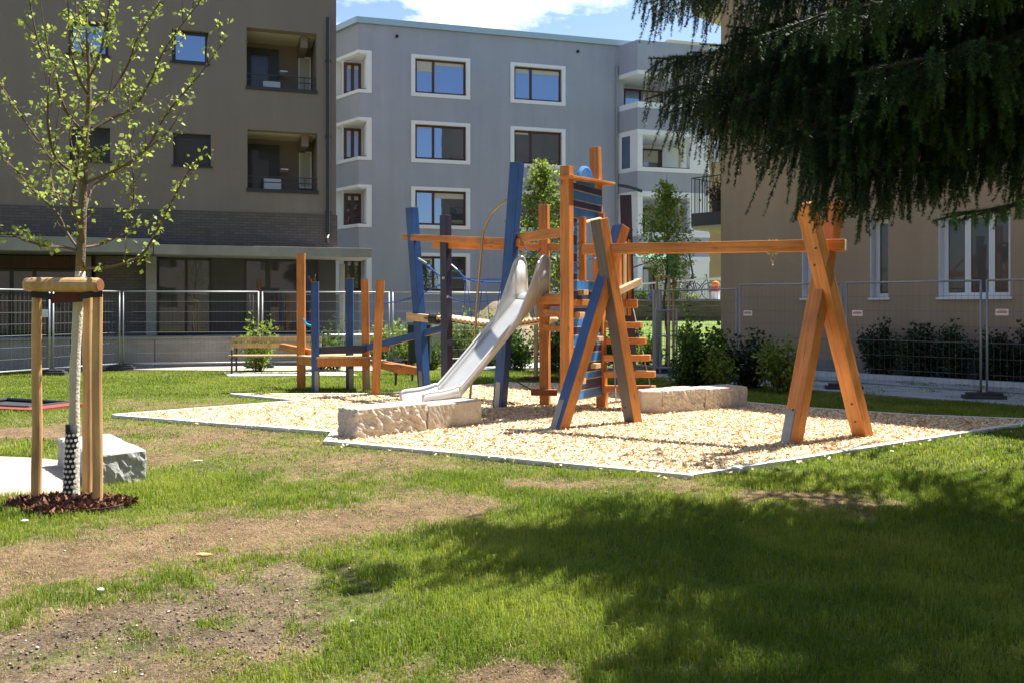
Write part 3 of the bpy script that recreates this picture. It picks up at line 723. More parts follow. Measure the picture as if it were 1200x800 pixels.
# projecting bay
w0 = GB.O + GB.d*GB.hit(724)[0]; fd = Vector((.595, -.80)).normalized()
u = (747-600)/F; s = (u*w0.y - w0.x)/(fd.x-u*fd.y); w1 = w0+fd*s
l0 = GB.loc(*w0); l1 = GB.loc(*w1)
F2 = Facade((w1.x, w1.y), GB.d, root=r)
def f2(x, y): t, z = F2.hit(x, y); return l1[0]+t, z
def f1(x):    # point on face 1
    uu = (x-600)/F; ss = (uu*w0.y-w0.x)/(fd.x-uu*fd.y); q = w0+fd*ss; return GB.loc(*q)
bx = f2(831, 200)[0]; yb_ = l1[1]
foot = [l0, l1, (bx, yb_), (bx, 6), (l0[0], 6)]
def inset(e): return [(l0[0]+e, l0[1]+.001), (l1[0]-e*.2, l1[1]-e), (bx+e, l1[1]-e), (bx+e, 5.9), (l0[0]+e, 5.9)]
z = lambda y: f2(747, y)[1]
b = MB()
for (ya, yb2) in [(60, 82), (126, 151.5), (200.5, 224), (277, 300)]:
    b.prism(foot, z(yb2), z(ya) if ya > 60 else zr)
b.build('bay_wall', M['greywall'], r)
b = MB()
for (ya, yb2) in [(82, 87), (119, 126), (151.5, 157.5), (195.5, 200.5), (224, 230), (272, 277), (300, 306)]:
    b.prism(inset(.03), z(yb2)+.002, z(ya)-.002)
for (ya, yb2) in [(157.5, 195.5), (230, 272), (306, 350)]:
    for xa, xb in [(724, 728.5), (738.5, 746.5)]:
        p, q = f1(xa), f1(xb); nx, ny = (q[1]-p[1]), -(q[0]-p[0]); ll = math.hypot(nx, ny); nx, ny = -nx/ll*.3, -ny/ll*.3
        b.prism([p, q, (q[0]+nx, q[1]+ny), (p[0]+nx, p[1]+ny)], z(yb2)+.003, z(ya)-.003)
    a, c = l1[0]+.01, f2(753, 170)[0]; b.box((a, yb_-.01, z(yb2)+.003), (c, yb_+.28, z(ya)-.003))
    a, c = f2(808.5, 170)[0], bx; b.box((a, yb_-.01, z(yb2)+.003), (c, yb_+.28, z(ya)-.003))
# recessed white inner walls
for (ya, yb2) in [(87, 119), (157.5, 195.5), (230, 272), (306, 345)]:
    a = l0[0]+.05; c = f2(800, 170)[0]
    b.box((a, yb_+2.3, z(yb2)), (bx-.4, yb_+2.6, z(ya)-.01))
    b.box((bx-.31, yb_+.29+(1.9 if ya < 200 and ya > 100 else 0), z(yb2)), (bx-.02, yb_+2.29, z(ya)-.01))
b.build('bay_white_wall', M['white'], r)
F3 = Facade((w1.x, w1.y), GB.d, root=r)
def f3(x): return l1[0] + F3.hit(x, off=2.2)[0]
for (ya, yb2, xs_, gl, bl) in [(90, 119, (731, 777), 'glass', [(.45, 1, .5)]), (163, 195.5, (752, 776), 'glassdark', [(0, .9, .45)]), (237, 272, (754, 778), 'glassdark', [(0, .9, .35)]), (311, 350, (752, 770), 'glassdark', [])]:
    a, c = f3(xs_[0]), f3(xs_[1])
    window(r, a, z(yb2)+.01, c, z(ya), yb_+2.2, M['brownframe'], M[gl], (.42,) if ya == 90 else (.85,), .09, bl)
p, q = f1(728.8), f1(738.3)
for (ya, yb2) in [(158, 195.5), (231, 272)]:
    b = MB(); b.prism([p, q, (q[0], q[1]+.05), (p[0], p[1]+.05)], z(yb2), z(ya)); b.build('bay_window', M['glass'], r)
for yy in (119, 195.5, 272):
    b = MB(); a, c = f2(753, yy)[0], f2(808, yy)[0]
    if yy == 119: a = l1[0]+.1
    b.box((a, yb_+.01, z(yy)-.001), (c, yb_+.22, z(yy)+.04)); b.build('bay_sill', M['anth'], r)
# entrance porch: curved awning over a white framed door
pz = z(222); p, q = f1(718), f1(746); 
b = MB(); n_ = 10; pts = [(l0[0]-.5+(l1[0]-l0[0]+.5)*i/n_, 0) for i in range(n_+1)]
b.tube([(l0[0]-.6+(l1[0]-l0[0]+.7)*i/n_, yb_-.25, pz-.12+.22*math.sin(math.pi*(.5+.5*i/n_))) for i in range(n_+1)], .07, 8)
b.build('awning', M['anth'], r)

# ---- far sunlit beige building
FB = Facade((-.1*58+13.5, 56), (.959, .282), name='apartment_building', label='distant sunlit orange beige apartment block seen between the grey and brown blocks', cat='building')
r = FB.root; a = FB.hit(786)[0]; c = FB.hit(900)[0]; zt = FB.hit(790, 56)[1]
hb = [(FB.hit(834.5)[0], FB.hit(834, 190-k*0)[1], FB.hit(844)[0], FB.hit(834, 158)[1])]
b = MB(); wall_holes(b, a, c, 0, zt, hb, .3); b.box((a, .31, 0), (c, 8, zt-.01)); b.build('wall', M['farbeige'], r)
h = hb[0]; window(r, h[0]+.02, h[1]+.02, h[2]-.02, h[3]-.02, .12, M['whiteframe'], M['glass'], (.5,), .12)
b = MB(); b.box((a-.4, -.4, zt+.002), (c, 8.4, zt+.35)); b.build('roof', M['cream'], r)
b = MB(); q, zq = FB.hit(830, 325); 
for k in range(3): b.box((FB.hit(826)[0], -.05, zq-.2-k*.35), (FB.hit(846)[0], -.001, zq-.08-k*.35))
b.build('wall_slats', M['whiteframe'], r)

# ---- brown beige building on the right
RB = Facade((5.45, 23.15), (.70, -.714), name='apartment_building', label='brown beige rendered apartment block at right with white framed ground floor windows', cat='building')
r = RB.root; tr = 26
Wn = []
for (x0, yt, x1, yb) in [(1020, 258, 1041, 349.5), (1100, 250, 1184, 349.5), (940, 262, 965, 350)]:
    a, zt = RB.hit(x0, yt); c, _ = RB.hit(x1, yt); _, zb = RB.hit(x0, yb); Wn.append([a, zb, c, zt])
zs_ = sum(w_[1] for w_ in Wn)/3; zt_w = sum(w_[3] for w_ in Wn)/3
for w_ in Wn: w_[1] = zs_; w_[3] = zt_w
Wn.append([Wn[1][2]+2.6, zs_, Wn[1][2]+4.2, zt_w])
up = [[w_[0], w_[1]+2.95, w_[2], w_[3]+2.95] for w_ in Wn]; up2 = [[w_[0], w_[1]+5.9, w_[2], w_[3]+5.9] for w_ in Wn]
HR = 13.2
b = MB(); wall_holes(b, 0, tr, 0, HR, [tuple(w_) for w_ in Wn+up+up2], .38); b.build('front_wall', M['beigewall'], r)
b = MB(); b.box((0, .382, 0), (.35, 11, HR)); b.box((tr-.35, .382, 0), (tr, 11, HR)); b.box((0, 11.001, 0), (tr, 11.3, HR)); b.build('side_wall', M['beigewall'], r)
b = MB(); b.box((-.4, -.4, HR+.002), (tr+.4, 11.7, HR+.35)); b.build('roof', M['darkclad'], r)
b = MB(); b.box((0, -.03, 0), (tr, -.001, .35)); b.build('plinth', M['concrete'], r)
for k, w_ in enumerate(Wn+up+up2):
    wd = w_[2]-w_[0]
    window(r, w_[0]+.01, w_[1]+.01, w_[2]-.01, w_[3]-.01, .26, M['whiteframe'], M['glassr'], (.36, .7) if wd > 1.2 else (), .10, sill=(-.06, M['whiteframe']))
    b = MB(); b.box((w_[0]-.002, .0, w_[1]), (w_[0]+.008, .26, w_[3])); b.build('reveal', M['white'], r)
# balconies on its hidden end face, seen edge on
for yr0, yr1, xl, tg in [(208, 264, 803, 1), (102, 134, 803, 2), (-32, 10, 806, 3)]:
    yy = .9; Yc = RB.O.y + 1.6
    lx_ = -1.55
    pz1 = EYE+(HOR-yr0)/F*Yc; pz0 = EYE+(HOR-yr1)/F*Yc
    b = MB(); b.box((lx_, 1.0, pz0-.12), (-.002, 3.6, pz0+.06)); o = b.build('balcony', M['cream'], r)
    b = MB(); b.box((lx_-.03, .97, pz0-.02), (-.004, .995, pz0+.34)); b.box((lx_-.03, .996, pz0-.02), (lx_-.004, 3.6, pz0+.34)); b.build('balcony_cladding', M['planter'], o)
    b = MB(); railing(b, [(-.02, .985), (lx_-.02, .985), (lx_-.02, 3.6)], pz0+.0, pz1, [13, 20], .010, .014); b.build('balcony_railing', M['galvd'], o)
    if tg == 1:
        PL = empty('potted_plant', tuple(r.matrix_basis @ Vector((lx_+.55, 1.5, pz0+.06))), 0, 'brown bushy plant in a tall dark pot on the lowest balcony', 'plant')
        b = MB(); b.tube([(0, 0, 0), (0, 0, .62)], [.13, .24], 12); b.build('pot', M['planter'], PL)
        PLANT = PL
# pale wall between the garden and the far houses (ground floor of bay side)

# ------------------------------------------------------------------ terrain behind the fence
def world_poly(pts, z, name, mat, th=.06):
    b = MB(); b.prism([(p[0], p[1]) for p in pts], z-th, z); o = b.build(name, mat); return tag(o, kind='structure')
fdir = Vector((.70, -.714, 0)); fn = Vector((.714, .70, 0)); fb = Vector((6.27, 17.2, 0))
pa = [fb-fdir*3.6-fn*.55, fb+fdir*14-fn*.55, fb+fdir*14+fn*2.7, fb-fdir*3.0+fn*2.7]
world_poly(pa, .02, 'path', M['paving'])
pa = [fb-fdir*3.0+fn*2.62, fb+fdir*14+fn*2.62, fb+fdir*14+fn*2.74, fb-fdir*3.0+fn*2.74]
world_poly(pa, .13, 'path_kerb', M['kerb'], .2)
# paving by the bench and by the middle fence
world_poly([G(268, 441), G(420, 440), G(400, 436.5), G(262, 437)], .02, 'bench_paving', M['kerb'])
world_poly([G(392, 405), G(520, 405), G(520, 400), G(392, 399)], .03, 'garden_path', M['kerb'])
world_poly([G(140, 433.5), G(268, 434.5), G(440, 434.5), G(440, 429), G(140, 429)], .016, 'gravel_margin', M['sand'])
world_poly([G(556, 434), G(640, 431), G(840, 447), G(840, 441), G(640, 425), G(560, 427)], .02, 'fence_path', M['paving'])
# grass bank up to the garden terrace
bk = MB(); m_bank = plain('bank_grass', (.13, .19, .035), 1, var=.45, vscale=5, bump=1, bscale=35)
xs_ = [2.0, 4.2, 6.4, 8.6]; Yr = [26, 29, 31.5, 34]; zr_ = [.0, .25, .65, 1.05]
for i in range(3):
    for j in range(3): bk.quad((xs_[i], Yr[j], zr_[j]), (xs_[i+1], Yr[j], zr_[j]), (xs_[i+1], Yr[j+1], zr_[j+1]), (xs_[i], Yr[j+1], zr_[j+1]))
tag(bk.build('grass_bank', m_bank), kind='structure')
b = MB(); b.box((2.0, 34.4, 0), (12, 37.5, 1.86)); tag(b.build('garden_terrace', M['paving']), kind='structure')
RW = empty('retaining_wall', (2.0, 34.1, 0), 0, 'weathered horizontal timber retaining wall below the garden terrace', 'wall')
for k in range(4):
    b = MB(); b.box((0, .0, .95+k*.225), (6.6, .12, .95+k*.225+.18)); b.build('plank', M['decktimber'], RW, .01)
b = MB()
for k in range(5): b.box((.3+k*1.5, .122, .5), (.42+k*1.5, .25, 1.84))
b.build('post', M['decktimber'], RW)

# unseen block added behind the viewer so the windows mirror something dark
MBk = empty('apartment_building', (-34, -17, 0), 0, 'tall taupe apartment block behind the viewer, added to give the dark windows something to mirror', 'building')
b = MB(); hs_ = [(3+4*i, 1.5+2.95*j, 4.6+4*i, 3.0+2.95*j) for i in range(13) for j in range(5)]
wall_holes(b, 0, 56, 0, 15.5, hs_, .3)
b.v = [(x, -y, z_) for x, y, z_ in b.v]; b.build('front_wall', M['brownwall'], MBk)
b = MB(); b.box((.3, -12, 0), (55.7, -.31, 15.4)); b.build('core', M['darkclad'], MBk)
b = MB(); b.box((-.4, -12.4, 15.501), (56.4, .4, 15.9)); b.build('roof', M['darkclad'], MBk)

# ------------------------------------------------------------------ mobile fence panels
def fence_panel(a, c, label, h=1.98, mesh=True, group='mobile wire fence panels round the playground', wires=True):
    a = Vector(a); c = Vector(c); d = (c-a); L = d.length; ang = math.atan2(d.y, d.x)
    r = empty('mobile_fence', (a.x, a.y, 0), ang, label, 'fence', group)
    b = MB(); z0 = .16
    for x in (.05, L-.05): b.tube([(x, 0, .03), (x, 0, h)], .021, 8)
    b.tube([(.05, 0, h-.01), (L-.05, 0, h-.01)], .019, 8); b.tube([(.05, 0, z0), (L-.05, 0, z0)], .019, 8)
    b.build('frame', M['galv'], r, smooth=True)
    if wires:
        w_ = MB(); n = int((L-.1)/.10)
        for i in range(1, n): x = .05+(L-.1)*i/n; w_.tube([(x, .012, z0), (x, .012, h)], .002, 3, cap=False)
        for k in range(1, 7):
            zz = z0+(h-z0)*k/7; w_.tube([(.05, .016, zz), (L-.05, .016, zz)], (.0055 if k == 3 else .0028), 4, cap=False)
        w_.build('wire_mesh', M['wire'], r)
    return r
def fence_foot(p, ang, label):
    b = MB(); b.box((-.34, -.11, 0), (.34, .11, .085)); b.box((-.28, -.085, .086), (.28, .085, .13))
    for sx in (-1, 1): b.tube([(sx*.09, 0, .10), (sx*.09, 0, .16)], .03, 8)
    o = b.build('ballast_block', M['foot'], None, .012); o.location = (p[0], p[1], 0); o.rotation_euler = (0, 0, ang)
    return tag(o, label, 'ballast block', 'fence ballast blocks')
fp = [P(-330, HOR, 14.6), P(-95, HOR, 18.0), P(60, HOR, 20.7), P(142, HOR, 22.4), P(305, HOR, 23.0), P(458, HOR, 23.8), P(602, HOR, 25.0), P(690, HOR, 23.2), P(773, HOR, 21.2)]
labs = ['wire fence panel running off the left edge of the photo', 'wire fence panel at far left beside the trampoline', 'short angled wire fence panel behind the staked tree', 'wire fence panel between the staked tree and the bench shrub', 'wire fence panel behind the bench and balance posts', 'wire fence panel behind the rope bridge and slide', 'wire fence panel behind the slide top', 'wire fence panel behind the climbing wall']
for i in range(len(fp)-1):
    a, c = fp[i], fp[i+1]; a = Vector((a.x, a.y, 0)); c = Vector((c.x, c.y, 0)); fence_panel(a, c, labs[i])
for i, l_ in [(1, 'dark fence foot at the far left edge of the lawn'), (2, 'dark fence foot left of the staked tree trunk'), (3, 'dark fence foot right of the tree stakes on the lawn edge'), (4, 'dark fence foot under the bench'), (5, 'dark fence foot behind the leaning blue bridge post'), (6, 'dark fence foot behind the slide and big blue post')]:
    fence_foot(fp[i]-Vector((0, .0, 0)), .1, l_)
def onf(t, n_=0): return fb+fdir*t+fn*n_
tq = lambda x: ((x-600)/F*fb.y-fb.x)/(fdir.x-(x-600)/F*fdir.y)
q0, q1, q2, q3 = tq(865), tq(989), tq(1153), tq(1153)+3.4
gp = P(773, HOR, 21.2); gp.z = 0; g2 = onf(q0)
fence_panel(gp, Vector((g2.x, g2.y, 0)), 'wire fence panel with a gate in front of the garden lawn')
fence_panel(onf(q0), onf(q1), 'wire fence panel behind the leafy bush against the brown wall', h=2.06)
fence_panel(onf(q1), onf(q2), 'wire fence panel below the narrow ground floor window', h=2.06)
fence_panel(onf(q2), onf(q3), 'wire fence panel below the wide window at the right edge', h=2.06)
fa = math.atan2(fdir.y, fdir.x)+R_(90)
for q, l_ in [(q0, 'dark fence foot half hidden by the leafy bush'), (q1, 'dark fence foot behind the right swing post'), (q2, 'dark fence foot on the paved path near the right edge')]:
    fence_foot(onf(q), fa-R_(52), l_)
fence_foot(gp+Vector((.1, -.1, 0)), .1, 'dark fence foot below the tall gate post')
GT = empty('garden_gate', (P(768, HOR, 20.9).x, 20.9, 0), 0, 'small grey wire garden gate in front of the sunny bank', 'gate')
b = MB()
for x in (0, .50): b.tube([(x, 0, .12), (x, 0, 1.55)], .028, 8)
for z_ in (.16, 1.5, .9): b.tube([(0, 0, z_), (.50, 0, z_)], .018, 8)
b.tube([(-.02, .1, 0), (-.02, .1, 2.0)], .035, 8); b.tube([(.12, .1, 0), (.12, .1, 2.0)], .03, 8)
b.build('gate_frame', M['galv'], GT)
b = MB()
for k in range(1, 9): b.tube([(k*.055, 0, .16), (k*.055, 0, 1.5)], .004, 4, cap=False)
b.build('gate_bars', M['galv'], GT)
for px, py, q_, l_ in [(1004, 367, q1, 'small white and red notice plate on the fence below the narrow window'), (1173, 366, q2, 'small white and red notice plate on the fence at the right edge'), (876, 367, q0, 'small white notice plate on the fence beside the leafy bush')]:
    t = tq(px); pos = onf(t); z_ = EYE+(HOR-py)/F*pos.y
    b = MB(); b.box((-.10, -.008, -.055), (.10, 0, .055)); o = b.build('notice_plate', M['whiteframe']); o.location = (pos.x, pos.y-.035, z_); o.rotation_euler = (0, 0, math.atan2(fdir.y, fdir.x))
    b = MB(); b.box((-.08, -.011, -.012), (.08, -.009, .012)); b.box((-.06, -.011, .025), (.06, -.009, .035)); b.build('print', M['redp'], o)
    tag(o, l_, 'notice')

# ------------------------------------------------------------------ swing frame
SW = empty('swing_frame', (2.5, 11.3, 0), 0, 'orange timber A-frame swing frame without seats on the wood chips', 'swing frame')
a_ = Vector((.8, .6, 0)); b__ = Vector((.6, -.8, 0))
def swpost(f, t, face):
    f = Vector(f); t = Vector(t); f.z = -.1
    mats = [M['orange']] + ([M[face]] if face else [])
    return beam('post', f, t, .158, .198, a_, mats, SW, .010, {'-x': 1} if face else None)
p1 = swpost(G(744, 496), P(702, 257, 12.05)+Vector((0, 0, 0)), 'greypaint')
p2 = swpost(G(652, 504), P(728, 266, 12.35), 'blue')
p3 = swpost(G(1014, 512), P(944, 238, 10.50), None)
p4 = swpost(G(925, 521), P(979, 238, 10.95), None)
L0, L1 = P(684, 292.5, 12.28), P(991, 287.5, 10.62)
beam('crossbeam', L0, L1, .14, .145, (0, 0, 1), [M['orange'], M['pale']], SW, .010, {'-z': 1, '+z': 1})
# foot plates and bolts
for (px, py, Y, c_, w_, h_) in [(922, 500, 10.2, 0, .10, .36)]: pass
def plate(name, pa, pb, wd, ref, off):
    o = beam(name, pa, pb, wd, .008, ref, M['plate'], SW, .002); return o
def bolts(parent_o, zs, x, y, ax, par):
    for z_, s_ in zs:
        b = MB(); c = Vector((x, y, z_)); d = Vector(ax)
        p = Vector((x + s_*(0 if ax[0] else 1), y + s_*(1 if ax[0] else 0), z_))
        b.tube([p-d*.002, p+d*.010], .013, 8); b.build('bolt', M['galvd'], parent_o)
bolts(p3, [(.35, .0), (.58, -.01), (2.35, .03), (2.55, -.04)], -.079, 0, (-1, 0, 0), SW)
bolts(p1, [(.35, .03), (1.9, .0), (2.1, .04)], -.079, 0, (-1, 0, 0), SW)
bolts(p4, [(.5, 0)], -.079, 0, (-1, 0, 0), SW)
for po, sgn in ((p2, -1), (p4, -1)):
    b = MB(); b.box((-.0855, -.03, .02), (-.0795, .09, .50)); b.box((-.0885, .01, .18), (-.086, .04, .21)); b.build('metal_shoe', M['plate'], po, .002)
for px, d in ((757, 0), (907, 0)):
    f_ = (px-688)/(991-688); f_ = f_*12.25**0/(f_+(1-f_)*10.62/12.25); c = L0+(L1-L0)*f_
    b = MB(); b.tube([(c.x, c.y, c.z+.085), (c.x, c.y, c.z-.12)], .008, 6)
    for s_ in (-.045, .045): b.tube([(c.x+s_, c.y, c.z-.075), (c.x+s_, c.y, c.z-.10)], .02, 6); b.tube([(c.x+s_, c.y, c.z+.073), (c.x+s_, c.y, c.z+.09)], .016, 6)
    b.box((c.x-.07, c.y-.03, c.z-.085), (c.x+.07, c.y+.03, c.z-.074))
    pts = [(c.x+.022*math.cos(t_), c.y, c.z-.15+.034*math.sin(t_)) for t_ in np.linspace(R_(80), R_(400), 12)]
    b.tube(pts, .006, 5); pts = [(c.x, c.y+.02*math.cos(t_), c.z-.205+.03*math.sin(t_)) for t_ in np.linspace(0, 6.28, 12)]; b.tube(pts, .006, 5)
    for i, v in enumerate(b.v): b.v[i] = (v[0]-2.5, v[1]-11.3, v[2])
    b.build('swing_hook', M['chain'], SW)

# ------------------------------------------------------------------ climbing frame (tower, slide, rope bridge)
CFo = Vector((.6, 14, 0))
CF = empty('climbing_frame', tuple(CFo), 0, 'large timber climbing frame with tower, steel slide, rope bridge and leaning blue posts', 'climbing frame')
def w2(o_):  # shift a mesh built in world coords under CF
    o_.location = -CFo; return o_
def cfb(name, p0, p1, wx, wy, ref, mats, fm=None, bev=.009): return beam(name, p0, p1, wx, wy, ref, mats, CF, bev, fm)
def und(p): p = Vector(p); p.z = -.1; return p
Fb, Ft = G(498, 460), P(482.5, 243.5, 16.5)
Gb, Gt = G(524, 465), P(522, 252.5, 15.75)
Hb, Ht = G(585, 478), P(606, 191, 13.95)
Ib, It = G(639, 475), P(637.5, 240, 14.46)
Jb, Jt = Vector((.80, 12.94, 0)), P(664, 195, 12.94)
Kb, Kt = G(706, 478), P(697.5, 173, 14.0)
Nb, Nt = G(740, 471), P(733, 229, 14.8)
cfb('post', und(Fb), Ft, .17, .17, (.75, -.65, 0), [M['blue']])
cfb('post', und(Gb), Gt, .15, .15, (.8, -.6, 0), [M['navy']])
cfb('post', und(Hb), Ht, .17, .17, (.85, -.5, 0), [M['blue']])
cfb('post', und(Ib), It, .15, .15, (.95, -.3, 0), [M['orange']])
jd = (Kb-Jb).normalized()
cfb('post', und(Jb), Jt, .15, .15, jd, [M['orange']])
cfb('post', und(Kb), Kt, .13, .15, jd, [M['orange']])
cfb('post', und(Nb), Nt, .19, .15, (1, -.1, 0), [M['navy']])
for (bb_, tt_, rx) in [(Fb, Ft, (.75, -.65, 0)), (Hb, Ht, (.85, -.5, 0))]:
    z_ = (tt_-bb_).normalized(); x = Vector(rx); x = (x-z_*x.dot(z_)).normalized(); y = z_.cross(x)
    o = -y*.088 if (-y).y < 0 else y*.088
    beam('metal_shoe', bb_+o*1.0, bb_+o*1.0+z_*.42, .09, .008, rx, M['plate'], CF, .002)
# overhead beams
cfb('beam', P(474, 277.5, 16.75), P(604, 283.5, 14.1), .09, .12, (0, 0, 1), [M['orange'], M['pale']], {'+z': 1, '-z': 1}) if False else None
for a, c, w_, h_ in [(P(474, 278, 16.7), P(612, 284.5, 13.85), .12, .09), (P(508.5, 287.5, 15.95), P(654, 290, 14.3), .12, .09), (P(598, 281, 14.18), P(662, 271.5, 12.95), .14, .09)]:
    cfb('beam', a, c, w_, h_, (0, 0, 1), [M['orange']])
# cross plank on top between J and K
jn = Vector((jd.y, -jd.x, 0))    # towards camera right
zz = EYE+(HOR-211)/F*12.85
cfb('top_plank', Jb+jn*.06-jd*.13+Vector((0, 0, 3.47)), Kb+jn*.06+jd*.15+Vector((0, 0, 3.55)), .045, .20, (0, 0, 1), [M['orange']])
# climbing board
WB = 1.13; ox = .07
Mw = Matrix((jd, jn*-1, Vector((0, 0, 1)))).transposed().to_4x4(); Mw.translation = Jb - CFo
def wb(name, b, mats, bev=0): 
    o = b.build(name, mats, CF, bev); o.matrix_basis = Mw; return o
b = MB(); z_ = .22; k = 0; hz0, hz1, hx0, hx1 = 2.10, 2.86, .30, 1.20
while z_ < 3.42:
    h_ = .135+.03*math.sin(k*2.3); z2 = min(z_+h_, 3.44); mi = k % 2
    tilt = .0
    segs = [(ox, ox+WB)] if (z2 <= hz0 or z_ >= hz1) else [(ox, hx0)]
    for s0, s1 in segs:
        b.box((s0, -.02, z_+.004), (s1, .02, z2-.008), mi)
    z_ = z2; k += 1
wb('climbing_board', b, [M['brightblue'], wood('dark_blue_board', (.028, .03, .085), (.05, .055, .13), .45)], .004)
z_ = .22; k = 0
while z_ < 3.40:
    h_ = .135+.03*math.sin(k*2.3)
    if not (hz0-.05 < z_ < hz1): b = MB(); b.box((ox, -.021, z_-.010), (ox+WB, .021, z_+.004)); wb('board_seam', b, M['pale'])
    z_ += h_; k += 1
b = MB(); nseg = 18; cx = ox+WB*.5; rad = .27
b.v = [(cx, -.02, 3.42), (cx, .02, 3.42)] + [(cx+rad*math.cos(math.pi*i/nseg), yv, 3.42+rad*1.05*math.sin(math.pi*i/nseg)) for i in range(nseg+1) for yv in (-.035, .035)]
for i in range(nseg):
    q = 2+2*i; b.f += [(0, q, q+2), (1, q+3, q+1), (q, q+1, q+3, q+2)]; b.m += [0, 0, 0]
wb('rounded_board_top', b, M['brightblue'])
b = MB()
for i in range(nseg+1): pass
b.tube([(cx+(rad+.0)*math.cos(math.pi*i/nseg), 0, 3.42+rad*1.05*math.sin(math.pi*i/nseg)) for i in range(nseg+1)], .035, 6); wb('rounded_rim', b, M['brightblue'])
for x0, zt0 in ((.34, 2.93), (1.02, 3.05)):
    b = MB(); b.box((x0-.035, -.14, 1.98), (x0+.035, -.05, zt0)); wb('grab_post', b, M['orange'], .006)
b = MB(); b.tube([(.34, -.10, 2.84), (1.02, -.10, 2.96)], .035, 8); wb('grab_bar', b, M['pale'])
for px, py in [(679, 343), (675, 369), (697, 397), (694, 428), (676, 446)]:
    u = (px-600)/F; t_ = (u*Jb.y-Jb.x)/(jd.x-u*jd.y); Yh = Jb.y+jd.y*t_; zh = EYE+(HOR-py)/F*Yh
    b = MB(); b.box((t_-.11, -.12, zh-.04), (t_+.07, -.022, zh+.04)); wb('foothold', b, M['pale'], .008)
for x0 in (.07, 1.13):
    b = MB(); b.box((x0, .03, .25), (x0+.09, .10, 3.4)); wb('board_batten', b, M['orange'], .006)
# deck
S1 = Vector((.34, 13.62, 0)); S2 = Vector((.36, 14.52, 0))
deck = [S1, Jb+Vector((-.05, .05, 0)), Kb+Vector((-.05, .1, 0)), Nb+Vector((-.1, -.05, 0)), Ib+Vector((.05, .1, 0)), S2]
b = MB(); b.prism([(p.x, p.y) for p in deck], 1.745, 1.795); w2(b.build('deck', M['pale'], CF))
def zb(p, z_): p = Vector(p); p.z = z_; return p
for p, q, z_, h_ in [(S1, Jb, 1.70, .13), (Jb, Kb, 1.66, .10), (Kb, Nb, 1.66, .12), (Nb, Ib, 1.66, .12), (Ib, Jb, 1.50, .11), (Ib, Jb, 1.27, .09)]:
    d = (Vector(q)-Vector(p)).normalized(); cfb('joist', zb(p, z_)-d*.05, zb(q, z_)+d*.05, h_, .09, (0, 0, 1), [M['orange']])
cfb('joist', P(733, 356, 14.6), P(747, 356, 14.55), .14, .14, (0, 0, 1), [M['orange']])
# slat side between K and N
sdv = (Nb-Kb).normalized()
for k in range(5):
    pt = Kb+(Nb-Kb)*(.15+.17*k)+Vector((sdv.y, -sdv.x, 0))*.05
    cfb('side_slat', zb(pt, 1.45), zb(pt, 2.55+.04*k), .085, .03, sdv, [M['pale'] if k % 2 else M['orange']], bev=.004)
cfb('hand_rail', P(722, 343, 14.2), P(749, 330, 14.9), .11, .09, (0, 0, 1), [M['pale']])
# stair treads hanging on ropes
for y_, xr, z_ in [(381, 752, 1.31), (399.5, 757, 1.06), (419, 762, .81), (438, 768, .56), (455, 768, .33)]:
    Yt = (EYE-z_)*F/(y_-HOR); Yt = min(max(Yt, 13.2), 14.6)
    a = P(708, y_, Yt+.12); c = P(xr, y_, Yt-.08); cfb('tread', a, c, .095, .20, (0, 0, 1), [M['orange']], bev=.01)
for a, c in [(P(742, 362, 14.2), P(763, 456, 13.6)), (P(716, 362, 14.3), P(722, 470, 13.4))]:
    b = MB(); b.tube([a, c], .011, 6); w2(b.build('ladder_rope', M['chain'], CF))
# low foot bar on post I and ropes
cfb('foot_bar', P(622, 459, 14.33), P(653, 459.5, 14.33), .10, .13, (0, 0, 1), [M['redbrown']])
b = MB(); b.tube([P(593, 440, 14.0), P(624, 457, 14.3)], .010, 6); w2(b.build('step_rope', M['galvd'], CF))
b = MB(); b.tube([P(596, 470, 13.8), P(603, 474, 13.7)], .010, 6); w2(b.build('step_rope', M['galvd'], CF))
# curved steel pole
pts = [P(550.5, 466, 15.2), P(556, 400, 15.0), P(560, 340, 14.8), P(563.5, 300, 14.6), P(566.5, 272, 14.5), P(572, 258, 14.4), P(580, 246, 14.3), P(590, 238, 14.1), P(603, 236.5, 13.95)]
pts[0].z = -.05
def smooth_path(pts, n=6):
    out = []
    for i in range(len(pts)-1):
        p0 = pts[max(i-1, 0)]; p1 = pts[i]; p2 = pts[i+1]; p3 = pts[min(i+2, len(pts)-1)]
        for k in range(n):
            t = k/n; out.append(.5*((2*p1)+(p2-p0)*t+(2*p0-5*p1+4*p2-p3)*t*t+(3*p1-p0-3*p2+p3)*t**3))
    return out+[pts[-1]]
b = MB(); b.tube(smooth_path([Vector(p) for p in pts]), .023, 10); o = b.build('sliding_pole', plain('bronze_pole', (.30, .235, .175), .4, .8), CF, smooth=True); w2(o)
# slide
ex = Vector((-1.40, 12.38, 0))*.967; tp_ = Vector((.41, 14.12, 0))*.967; sv = (tp_-ex); SL = sv.length; sv.normalize(); cv = Vector((sv.y, -sv.x, 0))
prof = [(0, .26), (.06, .30), (.35, .315), (.60, .36), (.78, .46), (2.05, 1.60), (2.18, 1.71), (2.28, 1.80), (SL, 1.81)]
prof = [Vector((s_, EYE+(z_-EYE)*.967, 0)) for s_, z_ in prof]; prof = smooth_path(prof, 4)
hwall = lambda s_: .11 if s_ < 1.82 else .10+.47*sst(s_, 1.82, 2.22)
hw = .225
bed = MB(); walls = {1: MB(), -1: MB()}; rims = {1: [], -1: []}
for i, p in enumerate(prof):
    for c_ in np.linspace(-1, 1, 7):
        q = ex+sv*p.x+cv*(hw*c_); bed.v.append((q.x, q.y, p.y-.012*(1-c_*c_)))
n7 = 7
